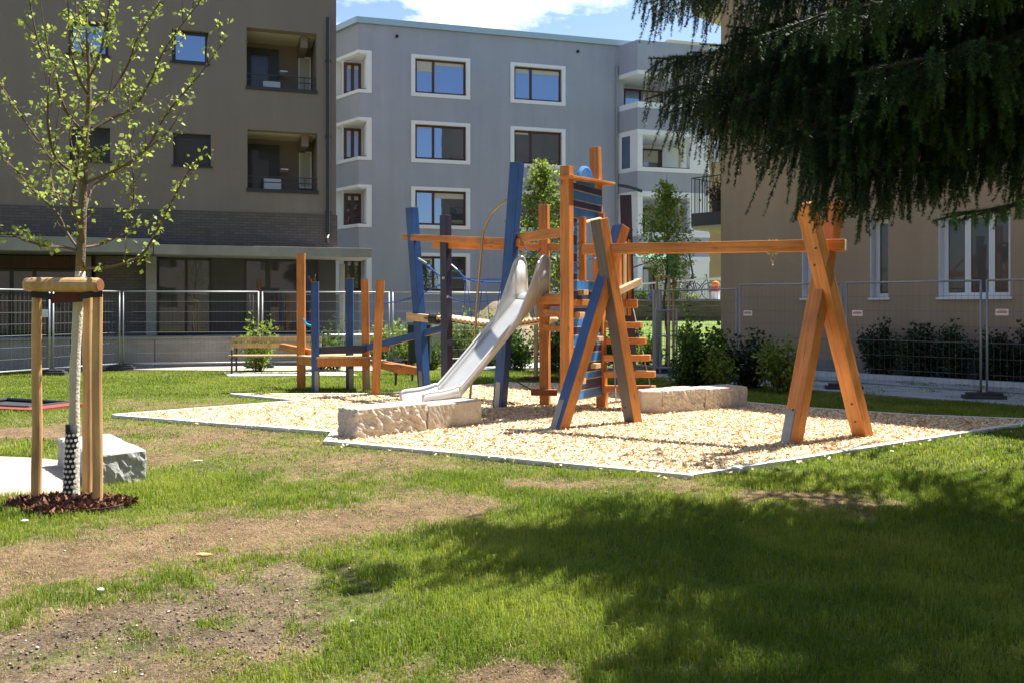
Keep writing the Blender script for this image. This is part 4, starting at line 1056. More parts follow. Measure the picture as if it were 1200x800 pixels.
for i in range(len(prof)-1):
    for k in range(6): bed.f.append((i*n7+k, i*n7+k+1, (i+1)*n7+k+1, (i+1)*n7+k)); bed.m.append(0)
o = bed.build('slide_bed', M['steel'], CF, smooth=True); w2(o); md = o.modifiers.new('s', 'SOLIDIFY'); md.thickness = .02; md.offset = 0; SLB = o
for sd_ in (1, -1):
    wv = walls[sd_]
    for i, p in enumerate(prof):
        q = ex+sv*p.x+cv*(hw*sd_); h_ = hwall(p.x)
        if p.x > SL-.07: h_ *= 1-.18*((p.x-(SL-.07))/.07)**2
        q2 = q+cv*sd_*(.02+.02*(h_ > .3))
        wv.v += [(q.x, q.y, p.y-.045), (q2.x, q2.y, p.y+h_)]; rims[sd_].append(Vector((q2.x, q2.y, p.y+h_)))
    for i in range(len(prof)-1): wv.f.append((2*i, 2*i+2, 2*i+3, 2*i+1)); wv.m.append(0)
    o = wv.build('slide_wall', M['steel'], CF, smooth=True); w2(o); md = o.modifiers.new('s', 'SOLIDIFY'); md.thickness = .02; md.offset = 0
    rm = rims[sd_]; end = ex+sv*SL+cv*(hw*sd_); rm.append(Vector((end.x, end.y, 1.8)))
    b = MB(); b.tube([Vector((rm[0].x, rm[0].y, .2))]+rm, .018, 8); o = b.build('slide_rim', M['steel'], CF, smooth=True); w2(o)
b = MB(); q0_, q1_ = ex+cv*hw+sv*.02, ex-cv*hw+sv*.02; b.tube([(q0_.x, q0_.y, .245), (q1_.x, q1_.y, .245)], .035, 10); w2(b.build('slide_lip', M['steel'], CF, smooth=True))
q = ex+sv*.55; b = MB(); b.box((q.x-.05, q.y-.05, -.1), (q.x+.05, q.y+.05, .30)); w2(b.build('slide_support', M['redbrown'], CF, .006))
# roller bridge
br = [P(497, 370.5, 16.25), P(530, 374.5, 15.75), P(562, 379.0, 15.45), P(598, 379.0, 15.0), P(636, 374, 14.5)]
bp_ = smooth_path([Vector(p) for p in br], 12)
cum = [0]
for a, c in zip(bp_[:-1], bp_[1:]): cum.append(cum[-1]+(c-a).length)
nr = 27; cr_ = Vector((.60, .80, 0)).normalized()
def along(s_):
    for i in range(len(cum)-1):
        if cum[i+1] >= s_: f_ = (s_-cum[i])/(cum[i+1]-cum[i]+1e-9); return bp_[i]+(bp_[i+1]-bp_[i])*f_
    return bp_[-1]
for k in range(nr):
    p = along(.18+(cum[-1]-.28)*k/(nr-1)); b = MB(); a = p-cr_*.02; c = p+cr_*.55
    b.tube([a, a+cr_*.02, c-cr_*.02, c], [.034, .04, .04, .034], 10); w2(b.build('bridge_roller', M['rollwood'], CF))
for e in (0, .55):
    b = MB(); b.tube([p+cr_*e-Vector((0, 0, .035)) for p in bp_[::3]], .012, 6); w2(b.build('bridge_cable', M['galvd'], CF))
cfb('bridge_beam', P(478, 371, 16.55), P(511, 374, 16.2), .14, .12, (0, 0, 1), [M['pale']], bev=.02)
b = MB(); a = P(505, 373, 16.15); b.tube([a, a+Vector((.14, -.1, -.01))], .095, 12); w2(b.build('rubber_sleeve', M['black'], CF))
# ropes
def rope(name, pts, r=.012, m='rope'):
    b = MB(); b.tube(smooth_path([Vector(p) for p in pts], 5), r, 6); w2(b.build(name, M[m], CF))
rope('handrail_rope', [P(489, 303, 16.4), P(504, 314, 16.2), P(519, 324.5, 16.0), P(545, 326.5, 15.4), P(575, 327.5, 14.8), P(600, 326.8, 14.1)], .014)
rope('handrail_rope', [P(527, 309, 15.8), P(536, 317, 15.7), P(545, 325.5, 15.7), P(560, 330, 15.6), P(600, 331, 15.0), P(634, 323, 14.5)], .014)
rope('rope_sleeve', [P(490, 303, 16.38), P(500, 309, 16.25)], .018, 'chain'); rope('rope_sleeve', [P(527.5, 309.5, 15.78), P(535.5, 316.5, 15.68)], .018, 'chain')
rope('brace_rope', [P(447, 355.5, 17.0), P(466, 353.5, 16.9), P(486, 348, 16.7), P(505, 339, 16.3), P(519, 332.5, 16.0)], .013)
rope('brace_rope', [P(611, 285, 13.9), P(620, 296, 14.1), P(628, 298, 14.3), P(634, 291, 14.4)], .010)
rope('net_rope', [P(525.5, 348, 15.7), P(538, 353, 15.5), P(560, 354, 15.3), P(585, 352, 14.8)], .011)
for a, m_, c in [((519, 325, 16.0), (523, 345, 15.8), (526, 370, 15.7)), ((543, 326, 15.5), (545, 350, 15.4), (541, 374, 15.5)), ((545, 326, 15.5), (549, 342, 15.4), (553, 376, 15.4)), ((566, 328, 15.1), (563, 352, 15.0), (560, 377, 15.3)), ((567, 328, 15.1), (571, 350, 15.0), (574, 378, 15.2)), ((588, 328, 14.8), (584, 352, 14.8), (582, 378, 15.1)), ((589, 328, 14.8), (594, 352, 14.8), (597, 378, 15.0)), ((615, 330, 14.7), (612, 350, 14.7), (608, 376, 14.9)), ((616, 330, 14.7), (622, 350, 14.6), (627, 374, 14.7))]:
    rope('net_rope', [P(*a), P(*m_), P(*c)], .007)
rope('board_rope', [P(682, 303, 13.3), P(690, 304, 13.6), P(702, 302.5, 13.9)], .010, 'ropec')
b = MB(); b.tube([P(616, 367.5, 14.6), P(619, 371.5, 14.6)], .045, 8); w2(b.build('yellow_marker', M['yellow'], CF))
for px, py in [(519.5, 326, ), (544, 327), (525, 348), (566, 328.5)]:
    q = P(px, py, 15.55); b = MB(); b.tube([q-Vector((0, 0, .02)), q+Vector((0, 0, .02))], .024, 8); w2(b.build('rope_clamp', M['chain'], CF))

# ------------------------------------------------------------------ balance course
BCo = Vector((-3.0, 17.2, 0)); BC = empty('balance_course', tuple(BCo), 0, 'orange and blue timber balance course with upright posts on the lawn', 'play equipment')
def bc(name, p0, p1, wx, wy, ref, mats, fm=None): return beam(name, p0, p1, wx, wy, ref, mats, BC, .009, fm)
yd = (1, 0.12, 0)
for (xb, yb2, xt, yt, mt, w_) in [(353, 455, 352.8, 297.5, 'orange', .155), (370, 459, 369, 331, 'blue', .14), (410, 455.5, 409.5, 326.5, 'blue', .145), (429.5, 457, 427.5, 327.5, 'orange', .145), (439.5, 463.5, 446, 328.5, 'orange', .145)]:
    f_ = G(xb, yb2); q = bc('post', und(f_), P(xt, yt, f_.y), w_, w_, yd, [M[mt]])
    b = MB(); b.box((-w_/2-.0, -w_/2-.0, (q.dimensions.z)+.001), (w_/2, w_/2, q.dimensions.z+.006)); b.build('post_cap', M['pale'], q)
    if xb in (370, 410, 429.5):
        b = MB(); b.box((-.01, -w_/2-.009, .1), (w_/2-.005, -w_/2-.001, .5)); b.build('metal_shoe', M['plate'], q, .002)
bc('balance_beam', P(374, 410.5, 16.75), P(428, 408.5, 16.9), .14, .13, (0, 0, 1), [M['navy']])
bc('balance_beam', P(427, 408.5, 16.95), P(528, 382.5, 16.35), .13, .12, (0, 0, 1), [M['blue'], M['orange'], M['pale']], {'-x': 1, '+z': 2})
bc('balance_beam', P(329.8, 406, 17.9), P(367, 413.5, 17.35), .13, .12, (0, 0, 1), [M['orange'], M['pale']], {'-z': 1})
b = MB(); pl = [P(349, 417, 17.25), P(372, 420.5, 16.6), P(434, 419.5, 16.9), P(432, 413.5, 17.8), P(372, 413.5, 17.8)]
zz = EYE-(417-HOR)/F*17.2; b.prism([(p.x-BCo.x, p.y-BCo.y) for p in pl], zz-.17, zz-.02); b.build('platform_frame', M['orange'], BC, .01)
b = MB(); cx_ = sum(p.x for p in pl)/5; cy_ = sum(p.y for p in pl)/5; b.prism([((p.x-cx_)*1.03+cx_-BCo.x, (p.y-cy_)*1.03+cy_-BCo.y) for p in pl], zz-.018, zz+.012); b.build('platform', M['pale'], BC, .005)
bc('balance_beam', P(443, 426, 17.2), P(492, 435, 16.9), .15, .13, (0, 0, 1), [M['orange']])
bc('balance_beam', P(440, 425, 16.9), P(472, 433.5, 16.0), .13, .15, (0, 0, 1), [M['orange']])
bc('foot_block', P(446, 408.5, 16.8), P(456.5, 408, 16.8), .09, .1, (0, 0, 1), [M['orange']])
for px in (463.5, 483): 
    f_ = G(px, 451 if px < 470 else 446); b = MB(); b.tube([(f_.x-BCo.x, f_.y-BCo.y, 0), (f_.x-BCo.x+.02, f_.y-BCo.y, .34)], .025, 8); b.build('steel_leg', M['galvd'], BC)
b = MB(); b.tube([Vector(p)-BCo for p in smooth_path([P(355, 373.5, 17.0), P(359, 379.5, 17.0), P(366, 382.5, 16.9)], 4)], .022, 6); b.build('blue_rope', M['ropec'], BC)

# ------------------------------------------------------------------ stones
def stone(name, poly, h, seed, mat, label, cat='stone block', group=None, rough=.03, res=.03, tilt=0):
    """rough split-face block; poly = four ground corners, counter clockwise"""
    r0 = np.random.default_rng(seed); c = [Vector((p[0], p[1])) for p in poly]; org = c[0].copy()
    bm = bmesh.new()
    vb = [bm.verts.new((p.x-org.x, p.y-org.y, -.06)) for p in c]; vt = [bm.verts.new((p.x-org.x, p.y-org.y, h)) for p in c]
    bm.faces.new(vb[::-1]); bm.faces.new(vt)
    for i in range(4): j = (i+1) % 4; bm.faces.new((vb[i], vb[j], vt[j], vt[i]))
    bmesh.ops.recalc_face_normals(bm, faces=bm.faces)
    bmesh.ops.bevel(bm, geom=bm.edges[:], offset=.012, segments=1, affect='EDGES')
    L = max((c[1]-c[0]).length, (c[2]-c[1]).length)
    for _ in range(6):
        es = [e for e in bm.edges if e.calc_length() > res*1.6]
        if not es: break
        bmesh.ops.subdivide_edges(bm, edges=es, cuts=1, use_grid_fill=True)
        if len(bm.verts) > 30000: break
    bmesh.ops.triangulate(bm, faces=bm.faces[:])
    bm.normal_update()
    vs = list(bm.verts); co = np.array([v.co[:] for v in vs]); no = np.array([v.normal[:] for v in vs])
    a = co[:, 0]+co[:, 1]*.7; d = fbm(a+seed, co[:, 2]*1.3+co[:, 1], 7, seed)-.5; d2 = fbm(a*1.3, co[:, 2]+co[:, 1]*1.7+seed, 22, seed+4)-.5
    side = 1-np.clip(np.abs(no[:, 2]), 0, 1)
    amp = rough*(.35+1.6*side)
    co += no*(d*amp+d2*amp*.8)[:, None]
    for v, p in zip(vs, co): v.co = p
    me = bpy.data.meshes.new(name); bm.to_mesh(me); bm.free(); me.materials.append(mat)
    o = bpy.data.objects.new(name, me); COL.objects.link(o); o.location = (org.x, org.y, 0)
    return tag(o, label, cat, group)
d1 = Vector((.737, .676, 0)); n1_ = Vector((-.676, .737, 0))
A = G(418, 516); mid = A+d1*1.07; B = A+d1*1.98
def quadp(a, c, n_, w_): return [a, c, c+n_*w_, a+n_*w_]
stone('stone_block', [A, mid-d1*.006, mid+n1_*.42, A+n1_*.40-d1*.02], .375, 3, M['granite'], 'rough split-face granite block with dark shaded end left of the slide', rough=.034)
stone('stone_block', quadp(mid+d1*.006, B, n1_, .42), .345, 5, M['granite'], 'smoother brown granite block in front of the slide, joined to the rough one', rough=.010)
A = G(752, 485.5); B = G(776, 486); 
dd = (G(876, 477.5)-G(776, 486)).normalized(); nn_ = Vector((-dd.y, dd.x, 0))
stone('stone_block', quadp(A-Vector((.0, .0, 0)), B, Vector((-.05, 1, 0)), .42), .35, 8, M['granite'], 'short smooth granite block behind the dark swing post', rough=.008)
Cq = B+dd*.86; Dq = G(876, 477.5)
stone('stone_block', quadp(B+dd*.012, Cq, nn_, .44), .36, 12, M['granite'], 'middle rough granite block of the row right of the tower', rough=.032)
stone('stone_block', quadp(Cq+dd*.012, Dq, nn_, .44), .345, 15, M['granite'], 'rough granite block at the right end of the row by the leafy bush', rough=.034)
fl = Gz(100, 543, .28); fr = Gz(171, 530, .29); bk_ = Gz(129, 508, .29); bl_ = Gz(88, 508, .28)
fl = G(110, 571.5); fr = G(171, 562.5); 
e = Gz(129, 508, .28)-fr; e.z = 0
stone('stone_block', [fl, fr, fr+e, fl+e*1.02+Vector((-.05, 0, 0))], .285, 21, M['granite2'], 'flat grey granite block on the lawn behind the tree stakes', rough=.03)

# ------------------------------------------------------------------ bench
bo = G(322, 437.5); BN = empty('park_bench', tuple(bo), R_(3), 'pale timber slat bench with dark metal legs in front of the concrete wall', 'bench')
Lb = 2.15
for zz, yy in ((.80, .20), (.66, .17)):
    b = MB(); b.box((-Lb/2, yy-.015, zz-.055), (Lb/2, yy+.015, zz+.06)); b.build('backrest_slat', M['pale'], BN, .006)
for k in range(3):
    b = MB(); b.box((-Lb/2+.03, -.25+k*.13, .42), (Lb/2-.03, -.14+k*.13, .455)); b.build('seat_slat', M['pale'], BN, .006)
for sx in (-1, 1):
    b = MB(); x = sx*(Lb/2-.12); b.tube([(x, -.22, 0), (x, -.22, .60)], .022, 8); b.tube([(x, .20, 0), (x, .22, .88)], .022, 8); b.tube([(x, -.22, .40), (x, .20, .40)], .018, 8); b.build('leg', M['galvd'], BN)
b = MB(); b.tube([(-Lb/2+.12, -.24, .60), (-Lb/2+.12, -.20, .60)], .035, 10); b.build('armrest_knob', M['chain'], BN)

# ------------------------------------------------------------------ in-ground trampoline
tpz = [Gz(104, 474.5, 0), Gz(38, 482.5, 0), Gz(-75, 477.5, 0), Gz(5, 468.5, 0)]
tcn = sum(tpz, Vector())/4; TR = empty('trampoline', tuple(tcn), 0, 'sunken square trampoline with dark mat and red rubber surround at left', 'trampoline')
b = MB(); pv = [p-tcn for p in tpz]
for i in range(4):
    j = (i+1) % 4; a, c = pv[i], pv[j]; s_ = .74
    for (z0_, z1_) in [(-.02, .035)]:
        n = len(b.v); b.v += [(a.x, a.y, z1_), (c.x, c.y, z1_), (c.x*s_, c.y*s_, z1_+.015), (a.x*s_, a.y*s_, z1_+.015), (a.x, a.y, -.05), (c.x, c.y, -.05), (c.x*s_, c.y*s_, -.05), (a.x*s_, a.y*s_, -.05)]
        b.f += [(n, n+1, n+2, n+3), (n, n+4, n+5, n+1), (n+3, n+2, n+6, n+7)]; b.m += [0, 0, 0]
b.build('rubber_surround', M['red'], TR)
b = MB(); b.prism([(p.x*.73, p.y*.73) for p in pv], -.03, .012); b.build('jumping_mat', M['tramp'], TR)
b = MB()
for i in range(4): a, c = pv[i]*.735, pv[(i+1) % 4]*.735; b.tube([(a.x, a.y, .045), (c.x, c.y, .045)], .03, 8)
b.build('steel_rim', M['galvd'], TR)
0 and flat('red_soil_patch', [G(100, 473), G(118, 474.5), G(160, 473.2), G(140, 471), G(104, 470.5)], .006, plain('red_earth', (.20, .08, .05), 1, var=.3, vscale=8))

# litter bin, white sheet
LBn = empty('litter_bin', tuple(G(492, 437)), 0, 'dark green litter bin behind the leaning blue post', 'litter bin')
b = MB(); b.box((-.26, -.2, .25), (.26, .2, 1.08)); b.build('bin_body', M['greenbin'], LBn, .03)
b = MB(); b.tube([(-.27, 0, 1.07), (.27, 0, 1.07)], .205, 16); b.build('lid', M['greenbin'], LBn)
for s_ in (-1, 1):
    b = MB(); b.tube([(s_*.2, 0, 0), (s_*.2, 0, .26)], .02, 6); b.build('leg', M['greenbin'], LBn)
# corrugated pale panel behind
PN = empty('corrugated_panel', tuple(G(511, 424)), .05, 'pale corrugated screen panel behind the dark bridge post', 'screen')
b = MB()
for k in range(22): b.box((-.95+k*.085, 0, .1), (-.95+k*.085+.05, .03, 1.0))
b.box((-.95, .031, .1), (.9, .05, 1.0)); b.build('sheet', plain('pale_sheet_metal', (.55, .55, .54), .6, .3), PN)
b = MB(); b.box((-.98, -.02, 1.0), (.93, .06, 1.05)); b.build('top_rail', M['whiteframe'], PN)

# ------------------------------------------------------------------ things on the garden terrace
def onT(px, Y=35.0): return ((px-600)/F*Y, Y, 1.86)
o = empty('bucket', onT(766.5, 34.9), 0, 'bright blue plastic bucket on the garden terrace edge', 'bucket'); b = MB(); b.tube([(0, 0, 0), (0, 0, .22)], [.13, .17], 14); b.build('body', M['bucket'], o); b = MB(); b.tube([(0, 0, .21), (0, 0, .235)], .18, 14); b.build('rim', M['bucket'], o)
o = empty('toy_figure', onT(838.5, 35.1), 0, 'white canister toy with red band and orange round top by the brown wall', 'toy')
b = MB(); b.tube([(0, 0, 0), (0, 0, .30)], .17, 12); b.build('base', M['whiteframe'], o); b = MB(); b.tube([(0, 0, .3), (0, 0, .48)], [.175, .14], 12); b.build('band', M['redp'], o)
b = MB(); b.tube([(0, 0, .48+.1*math.sin(t_)*1.0+.08-.08) for t_ in (0,)]+[(0, 0, .52), (0, 0, .60), (0, 0, .68), (0, 0, .72)], [.10, .15, .17, .14, .05], 12); b.build('top', M['orangep'], o)
for px, sc_, l_ in [(801, 1, 'dark bicycle parked on the garden terrace beside the young tree'), (817, .9, 'second dark bicycle on the terrace, nearer the yellow flowers')]:
    o = empty('bicycle', onT(px, 35.6), .3 if sc_ == 1 else -.4, l_, 'bicycle', 'bicycles on the terrace')
    for wx in (-.5, .5):
        b = MB(); b.tube([(wx+.33*math.cos(t_), 0, .33+.33*math.sin(t_)) for t_ in np.linspace(0, 2*math.pi, 25)], .02, 5, cap=False)
        for t_ in np.linspace(0, math.pi, 7)[:-1]: b.tube([(wx-.32*math.cos(t_), 0, .33-.32*math.sin(t_)), (wx+.32*math.cos(t_), 0, .33+.32*math.sin(t_))], .004, 3, cap=False)
        b.build('wheel', M['black'], o)
    b = MB()
    for a, c in [((-.5, .33), (-.15, .85)), ((-.15, .85), (.0, .35)), ((-.5, .33), (0, .35)), ((0, .35), (.38, .80)), ((-.12, .78), (.36, .84)), ((.5, .33), (.36, .98))]: b.tube([(a[0], 0, a[1]), (c[0], 0, c[1])], .022, 6)
    b.build('frame', M['anth'], o)
    b = MB(); b.tube([(.36, -.26, .98), (.36, .26, .98)], .016, 6); b.build('handlebar', M['galvd'], o)
    b = MB(); b.box((-.27, -.07, .86), (-.03, .07, .91)); b.build('saddle', M['black'], o, .02)
TRl = empty('terrace_railing', (0, 0, 0), 0, 'white handrail with thin bars along the garden terrace', 'railing')
b = MB(); A = Vector(onT(752, 35.8)); B = Vector(onT(846, 34.3))
b.box((0, -.03, 0), ((B-A).length, .03, .06), 0, Matrix.Translation((A.x, A.y, 1.62+ (358-333.5)/F*35.8)) @ Matrix.Rotation(math.atan2((B-A).y, (B-A).x), 4, 'Z') @ Matrix.Rotation(-.06, 4, 'Y'))
b.build('handrail', M['whiteframe'], TRl)
b = MB()
for k in range(26):
    p = A+(B-A)*(k+.5)/26; b.tube([(p.x, p.y, 1.86), (p.x, p.y, 2.5+k*.004)], .010, 4)
b.build('bars', M['galv'], TRl)
SH = empty('sunshade', onT(790, 36.8), 0, 'folded dark green parasol standing on the garden terrace', 'parasol')
b = MB(); b.tube([(0, 0, 0), (0, 0, 2.6)], .025, 8); b.build('pole', M['anth'], SH)
b = MB(); b.tube([(0, 0, 1.0), (0, 0, 1.3), (0, 0, 2.0), (0, 0, 2.5)], [.30, .26, .2, .04], 9); b.build('canopy', M['greenflag'], SH)
b = MB(); 
for (x_, z_) in [(.75, 1.2), (.2, 1.75), (1.6, .85)]: pass
o = empty('retractable_awning', onT(752, 36.6), 0, 'green fabric awning with dark arm over the garden terrace', 'awning')
b = MB(); b.v = [(-.2, 0, 1.75), (1.35, 0, 1.6), (1.35, .9, 1.9), (-.2, .9, 2.0)]; b.f = [(0, 1, 2, 3)]; b.m = [0]; q = b.build('fabric', M['greenflag'], o); md = q.modifiers.new('s', 'SOLIDIFY'); md.thickness = .03
b = MB(); b.tube([(-.4, .1, 1.3), (.5, .1, 1.62)], .03, 6); b.tube([(1.95, .1, 2.05), (2.15, .1, .9)], .04, 6); b.build('arm', M['anth'], o)

# ------------------------------------------------------------------ vegetation
def leaf_cards(C, size, r0, droop=0.0, flat=.0, aspect=.62):
    n = len(C); a = r0.uniform(0, 2*np.pi, n); el = r0.uniform(-1.1, 1.0, n)-droop
    d = np.stack([np.cos(a)*np.cos(el), np.sin(a)*np.cos(el), np.sin(el)], 1)
    q = r0.normal(size=(n, 3)); q[:, 2] *= (1-flat); s_ = np.cross(d, q); s_ /= np.linalg.norm(s_, axis=1)[:, None]+1e-9
    nn = np.cross(d, s_)
    L = (size*r0.uniform(.5, 1.4, n))[:, None]; W = L*aspect*.5
    V = np.stack([C, C+d*L*.45+s_*W+nn*L*.08, C+d*L, C+d*L*.45-s_*W+nn*L*.08], 1).reshape(-1, 3)
    return V, np.arange(n*4).reshape(-1, 4)
def leaf_obj(name, C, size, mat, parent, seed=0, **kw):
    V, Fq = leaf_cards(np.asarray(C, float), size, np.random.default_rng(seed), **kw)
    return np_mesh(name, V, Fq, mat, parent)

def rnd_unit(r0): v = r0.normal(size=3); return v/np.linalg.norm(v)
def young_tree(px, Y, yb, ytop, wpx, name, label, seed, nleaf, mat, stake=True, leaf=.07, group=None, ybase=None, cone=True):
    r0 = np.random.default_rng(seed); base = P(px, HOR, Y); base.z = 0
    ztop = EYE+(HOR-ytop)/F*Y; zb_ = EYE+(HOR-yb)/F*Y; R0 = wpx/2/F*Y
    root = empty(name, tuple(base), 0, label, 'tree', group)
    b = MB(); tr_ = [Vector((0, 0, 0))]; 
    for k in range(1, 7): tr_.append(Vector((r0.normal(0, .03), r0.normal(0, .03), ztop*k/6)))
    b.tube(tr_, [.045, .04, .034, .028, .02, .012, .004], 7)
    C = []
    nb = 34
    for k in range(nb):
        f_ = (k+.5)/nb; z0_ = zb_*.92+(ztop-zb_)*f_*.92
        rad = R0*((1-f_)**.75*.9+.12)*(1 if f_ > .12 else .75); a = k*2.4+r0.uniform(-.4, .4)
        end = Vector((math.cos(a)*rad, math.sin(a)*rad, z0_+rad*.9+.05)); st = Vector((0, 0, z0_-.08)); md = (st+end)/2+Vector((0, 0, -.06*rad))
        b.tube([st, md, end], [.012, .008, .003], 4, cap=False)
        m_ = int(nleaf/nb)
        t_ = r0.uniform(.15, 1.08, m_); p = np.outer((1-t_)**2, st)+np.outer(2*t_*(1-t_), md)+np.outer(t_**2, end)
        C.append(p+r0.normal(0, .055+.05*rad, (m_, 3)))
    b.build('trunk', M['twig'], root)
    C = np.concatenate(C)+np.array([base.x, base.y, 0]); leaf_obj('crown', C, leaf, M[mat], root, seed)
    if stake:
        sp = .26
        o = empty('tree_stakes', tuple(base), .2, 'pale timber stake frame tied round '+stake, 'tree stakes', 'stakes around the small trees')
        for k in range(3):
            a = k*2.094+.4; b = MB(); b.tube([(sp*math.cos(a), sp*math.sin(a), -.1), (sp*math.cos(a), sp*math.sin(a), 2.55 if ybase is None else ybase)], .04, 8); b.build('stake', M['pale'], o)
        b = MB(); h_ = 2.58 if ybase is None else ybase+.03
        for k in range(3):
            a = k*2.094+.4; c = a+2.094; b.tube([(sp*math.cos(a)*1.15, sp*math.sin(a)*1.15, h_+k*.003), (sp*math.cos(c)*1.15, sp*math.sin(c)*1.15, h_+k*.003)], .035, 8)
        b.build('stake_rail', M['pale'], o)
    return root
young_tree(636, 20.5, 350, 178, 100, 'young_tree', 'bright leafy young tree rising behind the slide and tower', 5, 5000, 'leaf2', False, .085)
young_tree(781, 23.5, 330, 203, 76, 'young_tree', 'small upright young tree with stakes right of the tower', 6, 3800, 'leaf2', 'the small upright tree', .085, ybase=2.35)
st_ = P(628, HOR, 19.5); b = MB(); b.tube([(0, 0, 0), (0, 0, 1.75)], .05, 8); o = b.build('tree_stake', M['pale']); o.location = (st_.x, st_.y, 0); tag(o, 'single round timber stake below the leafy tree behind the tower', 'stake')

# shrubs
def shrub(px, Y, top, wpx, seed, mat, label, n=1500, leaf=.075, group=None, z0=0, stems=8, dens=1, X=None, cat='shrub', zbot=.05, name='shrub'):
    r0 = np.random.default_rng(seed); bx_ = (px-600)/F*Y if X is None else X; h = (EYE+(HOR-top)/F*Y)-z0; R0 = wpx/2/F*Y
    root = empty(name, (bx_, Y, z0), 0, label, cat, group)
    b = MB(); C = []
    for k in range(stems*3):
        a = r0.uniform(0, 6.28); rr = R0*math.sqrt(r0.uniform(0, 1)); zz = h*(r0.uniform(.35, 1))*(1-.35*(rr/R0)**2)
        end = Vector((math.cos(a)*rr, math.sin(a)*rr, zz)); st = Vector((math.cos(a)*rr*.25, math.sin(a)*rr*.25, 0)); md = (st*.4+end*.6)+Vector((r0.normal(0, .04), r0.normal(0, .04), .08*h))
        b.tube([st, md, end], [.010, .007, .003], 4, cap=False)
        m_ = int(n/(stems*3)); t_ = r0.uniform(zbot, 1.1, m_)**.8
        p = np.outer((1-t_)**2, st)+np.outer(2*t_*(1-t_), md)+np.outer(t_**2, end)
        C.append(p+r0.normal(0, .05+.06*R0, (m_, 3)))
    b.build('stems', M['twig'], root)
    C = np.concatenate(C); C[:, 2] = np.abs(C[:, 2])+.02; C += np.array([bx_, Y, z0])
    leaf_obj('foliage', C, leaf, M[mat], root, seed)
    return root
S = [  # px, Y, top, width, mat, label, n
 (303, 21.9, 359, 44, 'shruby', 'young bright shrub behind the bench backrest', 900),
 (392, 22.3, 372, 36, 'shrub', 'loose shrub behind the orange and blue balance posts', 650),
 (376, 22.5, 385, 26, 'shrub', 'thin low shrub right of the bench', 300),
 (448, 25.5, 376, 60, 'shruby', 'low yellow green shrub behind the leaning orange post', 900),
 (478, 24.5, 362, 54, 'shruby', 'yellow green shrub behind the blue leaning bridge post', 1100),
 (506, 22.8, 395, 36, 'shrub', 'small shrub below the blue balance beam end', 500),
 (540, 25.8, 354, 60, 'shruby', 'yellow green shrub seen above the roller bridge', 1300),
 (572, 25.6, 366, 56, 'shruby', 'bright shrub behind the slide under the rope net', 1200),
 (575, 23.9, 392, 54, 'shrub', 'dense shrub behind the slide below the roller bridge', 1300),
 (606, 22.6, 374, 56, 'shrub', 'dense shrub between the big blue post and the orange posts', 1800),
 (650, 22.0, 366, 60, 'shrub', 'dark green shrub right behind the tower posts', 2000),
 (690, 22.4, 372, 56, 'shrub', 'shrub seen through the tower beside the climbing board', 1600),
 (728, 22.4, 376, 48, 'shrub', 'shrub behind the hanging stair treads', 1500),
 (756, 24.5, 380, 42, 'shruby', 'light shrub left of the garden gate', 900),
]
for i, (px, Y, top, wd, mt, lb, n) in enumerate(S): shrub(px, Y, top, wd, 40+i, mt, lb, n, leaf=.095, group='shrubs along the middle fence')
shrub(823, 17.6, 373, 66, 80, 'shrub', 'large leafy bush left of the brown wall behind the stone row', 3800, .09)
shrub(842, 17.0, 402, 40, 81, 'shruby', 'bright sunlit leafy shoots at the right side of the large bush', 900, .08)
shrub(915, 16.6, 389, 52, 82, 'shruby', 'bright bush just left of the right swing posts', 1700, .085)
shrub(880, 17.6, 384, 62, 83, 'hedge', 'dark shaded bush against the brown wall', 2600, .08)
shrub(800, 17.4, 412, 40, 84, 'shrub', 'small shrub beneath the garden gate', 900, .08)
# clipped dark hedge plants along the brown wall
k = 0
hl = ['behind the right swing posts', 'left of the narrow window', 'below the narrow window', 'right of the narrow window', 'between the two windows', 'left of the wide window', 'below the left end of the wide window', 'below the middle of the wide window', 'below the right end of the wide window', 'right of the wide window', 'at the right edge of the photo', 'just past the right edge', 'well past the right edge', 'farthest past the right edge']
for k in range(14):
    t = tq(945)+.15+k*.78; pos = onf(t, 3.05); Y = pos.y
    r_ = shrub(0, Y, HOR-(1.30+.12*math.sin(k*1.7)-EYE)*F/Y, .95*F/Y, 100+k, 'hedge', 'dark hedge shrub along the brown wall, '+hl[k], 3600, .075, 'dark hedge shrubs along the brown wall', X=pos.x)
for i, (px, Y, top, wd, mt, lb, n) in enumerate([(752, 35.2, 337, 22, 'shrub', 'potted green plant on the terrace left of the blue bucket', 400), (812, 35.3, 347, 14, 'shruby', 'yellow flowering plant on the terrace edge', 220), (790, 35.2, 332, 22, 'shrub', 'leafy green plant beside the bicycles on the terrace', 350)]):
    shrub(px, Y, top, wd, 140+i, mt, lb, n, .10, z0=1.86, cat='plant')
for i, (px, top, wd, Y) in enumerate([(740, 388, 60, 27.5), (800, 385, 40, 30.5), (843, 384, 30, 30)]):
    shrub(px, Y, top, wd, 150+i, 'shruby' if i else 'shrub', ['low shrub on the bank left of the gate', 'low bright shrub on the bank behind the gate', 'low bright shrub on the bank at the brown wall corner'][i], 1100, .1, z0=.12)
cl = shrub(806, 24.0, 352, 26, 160, 'leaf2', 'thin sparse sapling in front of the timber retaining wall', 260, .11)
# planter on balcony
r0 = np.random.default_rng(3); mw = PLANT.matrix_basis.translation
C = r0.normal(0, .17, (500, 3))+np.array([mw.x, mw.y, mw.z+.80]); leaf_obj('foliage', C, .09, leafmat('brown_leaf', (.05, .03, .02), (.13, .08, .05), .2), PLANT, 3)
